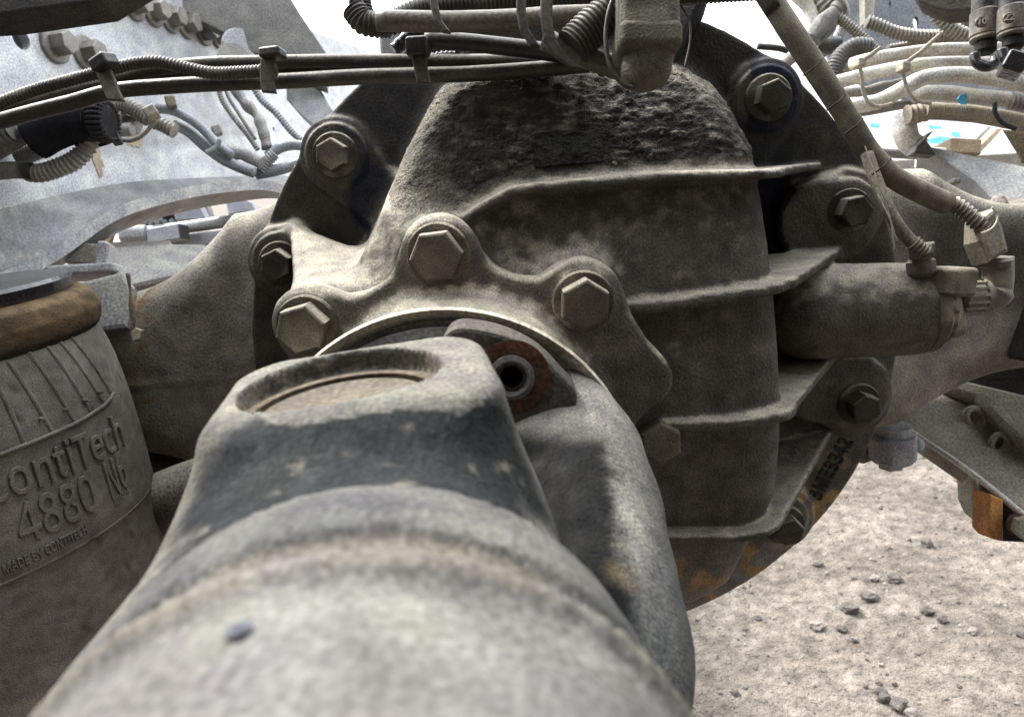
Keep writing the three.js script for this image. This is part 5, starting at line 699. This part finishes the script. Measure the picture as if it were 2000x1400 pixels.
// pair of dark couplings hanging at the top right
for (const [x, lab, mark] of [[1924, 'dark dusty pipe coupling hanging at the top right, left of the pair', '10'], [1978, 'dark dusty pipe coupling at the top right corner, marked 22', '22']]) {
  const d = x < 1950 ? 0.52 : 0.5, t = thing('pipe_coupling', lab, 'coupling', C(x, 40, d)), r = d / F, o = x < 1950 ? 0 : -8, dn = new V3(0.03, 1, 0), cc = (p, n) => { const k = fbm(p.x * 90, p.y * 90, p.z * 90, 4); return mixc([0.06, 0.054, 0.045], [0.24, 0.215, 0.17], sst(-0.35, 0.35, k)); };
  part(t, 'upper_pipe', cyl(x - 1, -25, d, 21, 100 * r, dn, 0.001), 'plastic', [0.05, 0.046, 0.04]); part(t, 'body', cyl(x, 48 + o, d, 26, 62 * r, dn, 0.003), 'plastic', cc); part(t, 'rim', cyl(x + 2, 76 + o, d, 27.5, 9 * r, dn, 0.001), 'plastic', cc); part(t, 'neck', cyl(x + 2, 92 + o, d, 19, 26 * r, dn, 0.002), 'rubber', [0.03, 0.029, 0.028]);
  part(t, 'clip', sweep(path([[x - 20, 104 + o, d - 0.014], [x - 16, 122 + o, d - 0.015], [x, 130 + o, d - 0.017], [x + 18, 126 + o, d - 0.015], [x + 20, 112 + o, d - 0.013]]), () => 0.0034, { n: 24, radial: 8 }), 'gloss', [0.03, 0.03, 0.03]);
  const bg = lathe([[0, 0], [10 * r, 0], [11 * r, 0.0008], [9 * r, 0.0016], [0, 0.0012]], C(x - 8, 44 + o, d - 26 * r), new V3(-0.25, 0, 1), 24); part(t, 'badge', bg.scale(1, 1, 1), 'plastic', cc);
  const tg = text(mark, 0.0042, 0.001); tg.computeBoundingBox(); tg.translate(-tg.boundingBox.max.x / 2, -0.002, 0.0014); const p = C(x - 8, 44 + o, d - 26 * r); part(t, 'lettering', tg.rotateY(-0.25).translate(p.x, p.y, p.z), 'plastic', [0.40, 0.36, 0.29]);
}
single('square_plug', 'black square plug with a pale rim in front of the right coupling', 'plug', box(1980, 128, 0.47, 40, 38, 0.02, [10, -20, -28], 0.002), 'gloss', [0.022, 0.02, 0.02]);
single('dark_bracket', 'dark flat bracket along the top right picture edge', 'bracket', plate([[1776, -30, 0.72], [2040, -30, 0.66], [2040, 14, 0.66], [1900, 16, 0.69], [1850, 20, 0.70], [1822, 14, 0.71], [1795, 4, 0.72]], 0.03), 'cast', [0.07, 0.063, 0.055]);
{ // right rail: web seen behind the hoses, with slots
  const s = [[1590, -60, 1.0], [1660, -60, 1.0], [1850, -60, 0.98], [2100, -60, 0.95], [2100, 226, 0.95], [1960, 216, 0.98], [1830, 200, 1.0], [1770, 196, 1.02], [1630, 150, 1.05], [1590, 60, 1.05]];
  const t = thing('right_frame_rail', 'pale blue grey frame web behind the hoses at top right', 'frame rail', C(1750, 60, 1.0));
  part(t, 'web', plate(s, 0.01, { holes: [ellipsePts(1739, 8, 5, 10, 8, 1, 16), ellipsePts(1790, 44, 9, 16, 0, 1, 16)] }), 'silver', [0.272, 0.292, 0.333]); { const q = camQ.clone().invert(), g = new RoundedBoxGeometry(0.008, 0.46, 2.5, 2, 0.003); g.translate(0.665, 0.99 - 0.8, 0.33); part(t, 'near_web_blocker', g.applyQuaternion(q), 'silver', [0.272, 0.292, 0.333]); }  // unseen near stretch of the rail, placed and sized to block sun
  part(t, 'strip', plate([[1688, -40, 0.97], [1712, -40, 0.97], [1708, 40, 0.97], [1690, 44, 0.97]], 0.012), 'silver', [0.354, 0.326, 0.258]);
}
{ // axle clamp block at the right end of the axle
  const t = thing('axle_clamp', 'pale grey spring clamp block on the right axle arm', 'clamp', C(1920, 360, 0.66));
  const col = (p, n) => { const k = fbm(p.x * 30, p.y * 30, p.z * 30, 4); return mixc([0.245, 0.252, 0.265], [0.367, 0.367, 0.360], sst(-0.3, 0.4, k + 0.2 * n.dot(UP))); };
  part(t, 'plate', plate([[1790, 332, 0.78], [1840, 318, 0.74], [2080, 310, 0.66], [2080, 520, 0.64], [1980, 520, 0.645], [1965, 440, 0.66], [1950, 372, 0.67], [1905, 350, 0.70]], 0.06, { bevel: 0.004 }), 'silver', col);
  part(t, 'stud', box(1864, 355, 0.68, 16, 12, 0.012, [0, 0, 0], 0.003), 'cast', [0.20, 0.20, 0.20]);
  part(t, 'weld', hoseG([[1948, 385, 0.613], [1956, 398, 0.61], [1966, 420, 0.605], [1972, 470, 0.6], [1978, 520, 0.6]], 12, 0.61, { wob: 0.6 }), 'cast', toneNoise([0.34, 0.31, 0.27], 100, 0.6));
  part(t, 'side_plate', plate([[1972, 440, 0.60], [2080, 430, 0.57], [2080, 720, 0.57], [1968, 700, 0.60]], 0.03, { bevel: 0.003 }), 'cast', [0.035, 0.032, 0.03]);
}
{ // pale boards and posts in the bright gap, and the white trailer side with blue marks beyond
  single('crate_block', 'tan square block in the bright gap beside the white trailer side', 'block', box(1862, 297, 1.0, 60, 30, 0.06, [0, 0, -3], 0.003), 'cast', [0.286, 0.224, 0.150]);
  single('crate_block', 'small white block left of the tan block in the bright gap', 'block', box(1818, 310, 1.0, 26, 26, 0.05, [0, 0, -3], 0.003), 'cast', [0.70, 0.69, 0.68]);
  single('brace_bar', 'sloping grey bar at the right of the bright gap, upper of two', 'bar', plate([[1930, 246, 1.2], [1942, 246, 1.2], [1900, 286, 1.2], [1890, 286, 1.2]], 0.02), 'silver', [0.34, 0.32, 0.28]);
  single('brace_bar', 'sloping tan bar at the right of the bright gap, lower of two', 'bar', plate([[1948, 250, 1.18], [1962, 250, 1.18], [1908, 308, 1.18], [1892, 308, 1.18]], 0.02), 'cast', [0.42, 0.34, 0.24]);
  single('beam', 'pale beam lying across the bright gap above the right axle arm', 'beam', plate([[1640, 318, 1.3], [1990, 300, 1.2], [2060, 306, 1.2], [2060, 322, 1.2], [1640, 345, 1.3]], 0.05), 'cast', [0.408, 0.388, 0.354]);
  single('bracket_arm', 'beige shaded bracket arm at the right edge below the wide ribbed hose', 'bracket', plate([[1958, 252, 0.8], [2060, 262, 0.78], [2060, 318, 0.78], [1996, 318, 0.8], [1985, 296, 0.8]], 0.02), 'cast', [0.204, 0.170, 0.126]);
  const t = thing('trailer', 'white trailer side with blue painted marks seen through the right hand gap', 'trailer', C(1850, 260, 4.5));
  part(t, 'side', plate([[1480, 60, 4.6], [2300, 20, 4.4], [2300, 300, 4.4], [1480, 330, 4.6]], 0.06), 'silver', [0.76, 0.76, 0.76]);
  for (const m of [[[1814, 243], [1840, 247], [1843, 252], [1818, 252]], [[1812, 272], [1836, 266], [1858, 268], [1852, 278], [1838, 281], [1816, 279]], [[1862, 256], [1874, 258], [1880, 268], [1868, 268], [1858, 262]], [[1700, 240], [1720, 241], [1719, 250], [1702, 249]]]) part(t, 'painted_mark', plate(m.map(([x, y]) => [x, y, 4.42]), 0.004, { bevel: 0 }), 'silver', [0.10, 0.44, 0.55]);
}
// ---------------------------------------------------------------- lower right: spring hanger casting, bolts, hanging nut
{
  const t = thing('hanger_casting', 'dusty cast hanger plate with hollow pockets, sunlight painted on its edge, at lower right', 'casting', C(1880, 850, 0.66));
  const col = (p, n) => { const k = fbm(p.x * 34, p.y * 34, p.z * 34, 4), k2 = fbm(p.x * 130, p.y * 130, p.z * 130, 3); let c = mixc([0.25, 0.23, 0.19], [0.286, 0.265, 0.224], sst(-0.3, 0.3, k)); if (k2 > 0.25) c = mixc(c, [0.16, 0.12, 0.07], 0.5); return c.map((v) => v * (1 + 0.3 * k2)); };
  part(t, 'web', plate([[1748, 820, 0.70], [1840, 758, 0.73], [1880, 775, 0.725], [1925, 818, 0.70], [1972, 850, 0.68], [2080, 890, 0.64], [2080, 1070, 0.60], [1998, 1000, 0.62], [1890, 915, 0.65]], 0.012, { holes: [ellipsePts(1908, 818, 20, 15, 40, 1, 20), ellipsePts(1953, 866, 12, 15, 30, 1, 20)] }), 'cast', col);
  part(t, 'pocket_rim', sweep(path(ellipsePts(1908, 818, 23, 17, 40, 0.695, 20)), () => 0.0032, { n: 40, radial: 8, closed: true }), 'cast', col); part(t, 'pocket_rim', sweep(path(ellipsePts(1953, 866, 15, 18, 30, 0.672, 20)), () => 0.003, { n: 40, radial: 8, closed: true }), 'cast', col);
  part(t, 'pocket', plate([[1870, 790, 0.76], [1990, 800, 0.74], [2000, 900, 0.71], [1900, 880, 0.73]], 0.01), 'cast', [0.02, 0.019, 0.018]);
  part(t, 'lower_edge', hoseG([[1750, 824, 0.695], [1890, 918, 0.645], [1998, 1004, 0.615], [2080, 1074, 0.597]], 6, 0.65), 'cast', [0.52, 0.50, 0.45]);  // pale colour stands in for sunlight along this edge
  part(t, 'upper_rail', plate([[1832, 748, 0.72], [1852, 740, 0.73], [2080, 780, 0.66], [2080, 900, 0.63], [1985, 850, 0.655], [1930, 800, 0.685], [1905, 775, 0.70]], 0.03, { bevel: 0.004 }), 'cast', col);
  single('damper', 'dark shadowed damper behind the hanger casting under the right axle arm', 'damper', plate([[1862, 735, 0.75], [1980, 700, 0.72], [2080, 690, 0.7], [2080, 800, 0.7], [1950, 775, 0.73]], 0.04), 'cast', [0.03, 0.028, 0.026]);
  single('hanger_tab', 'rounded grey tab hanging below the hanger casting', 'tab', plate([[1902, 930, 0.645], [1938, 950, 0.645], [1938, 1030, 0.645], [1916, 1012, 0.645], [1904, 985, 0.645]], 0.02, { bevel: 0.003 }), 'cast', [0.30, 0.29, 0.24]);
  single('rusty_shackle', 'rust orange shackle plate below the hanger casting at the right edge', 'shackle', plate([[1934, 964, 0.62], [1962, 976, 0.62], [1962, 1058, 0.62], [1944, 1054, 0.62], [1932, 1040, 0.62]], 0.02, { bevel: 0.002 }), 'cast', (p) => mixc([0.42, 0.20, 0.075], [0.26, 0.11, 0.045], sst(-0.2, 0.3, fbm(p.x * 90, p.y * 60, p.z * 90, 4))));
  const b = thing('shackle_bolt', 'dark brown shackle bolt end beside the rust orange plate', 'bolt', C(1985, 1020, 0.61));
  part(b, 'plate', plate([[1962, 976, 0.63], [2060, 1010, 0.62], [2060, 1062, 0.62], [1962, 1058, 0.63]], 0.02), 'cast', [0.05, 0.038, 0.03]); part(b, 'washer', cyl(1992, 1024, 0.615, 22, 0.006, new V3(-0.3, 0, 1), 0.001), 'cast', [0.10, 0.075, 0.055]); part(b, 'head', alongY(hexHead(0.018, 0.010), C(2000, 1028, 0.612), new V3(-0.3, 0, 1)), 'cast', [0.30, 0.28, 0.22]);
  const k = thing('hanging_nut', 'blue grey hanging bolt and nut below the carrier flange at right', 'nut', C(1740, 870, 0.66)), nc = toneNoise([0.30, 0.30, 0.31], 60, 0.5);
  part(k, 'bush', lathe([[0, -0.013], [0.0175, -0.013], [0.0198, -0.010], [0.0198, 0.010], [0.0185, 0.012], [0.0145, 0.0125], [0.0145, 0.02], [0, 0.02]], C(1744, 872, 0.66), UP, 28), 'cast', nc); part(k, 'nut', alongY(hexHead(0.019, 0.0085).rotateX(Math.PI), C(1741, 896, 0.66), UP), 'cast', nc); part(k, 'tab', plate([[1695, 850, 0.67], [1712, 862, 0.67], [1708, 900, 0.67], [1690, 907, 0.67], [1676, 902, 0.67]], 0.02, { bevel: 0.003 }), 'cast', [0.26, 0.22, 0.18]); part(k, 'ear', box(1784, 868, 0.665, 28, 30, 0.02, [0, 20, 10], 0.006), 'cast', nc);
}
// ---------------------------------------------------------------- unseen truck body added to block light, and wires in the sky
{
  const t = thing('truck_body_blocker', 'unseen dark truck body added to block light over the drive shaft', 'truck', C(1000, -1400, 0.3));
  const lens = (x, y, z, w, h, d) => { const q = camQ.clone().invert(), g = new RoundedBoxGeometry(w, h, d, 2, 0.02); g.translate(x, y - 0.8, z); return g.applyQuaternion(q); };
  part(t, 'cab_blocker', lens(0, 2.15, 1.3, 2.4, 2.4, 2.2), 'cast', [0.05, 0.048, 0.045]);
  part(t, 'tank_blocker', lens(-0.95, 0.75, 1.0, 0.6, 0.7, 1.6), 'cast', [0.05, 0.048, 0.045]); part(t, 'tank_blocker', lens(1.0, 0.75, 1.2, 0.6, 0.7, 1.4), 'cast', [0.05, 0.048, 0.045]); part(t, 'gearbox_blocker', lens(0.0, 0.75, 1.3, 0.5, 0.5, 0.9), 'cast', [0.05, 0.048, 0.045]);
  for (const [x, w] of [[[[600, 14], [760, 22]], 1], [[[600, 20], [760, 28]], 2]]) single('overhead_wire', w === 1 ? 'thin wire against the white sky at the top, upper of two' : 'thin wire against the white sky at the top, lower of two', 'wire', hoseG(x.map((p) => [...p, 3]), 1.2, 3), 'plastic', [0.30, 0.30, 0.32]);
}
scene.traverse((o) => { if (o.isMesh) { o.castShadow = true; o.receiveShadow = true; } });
renderer.render(scene, camera);
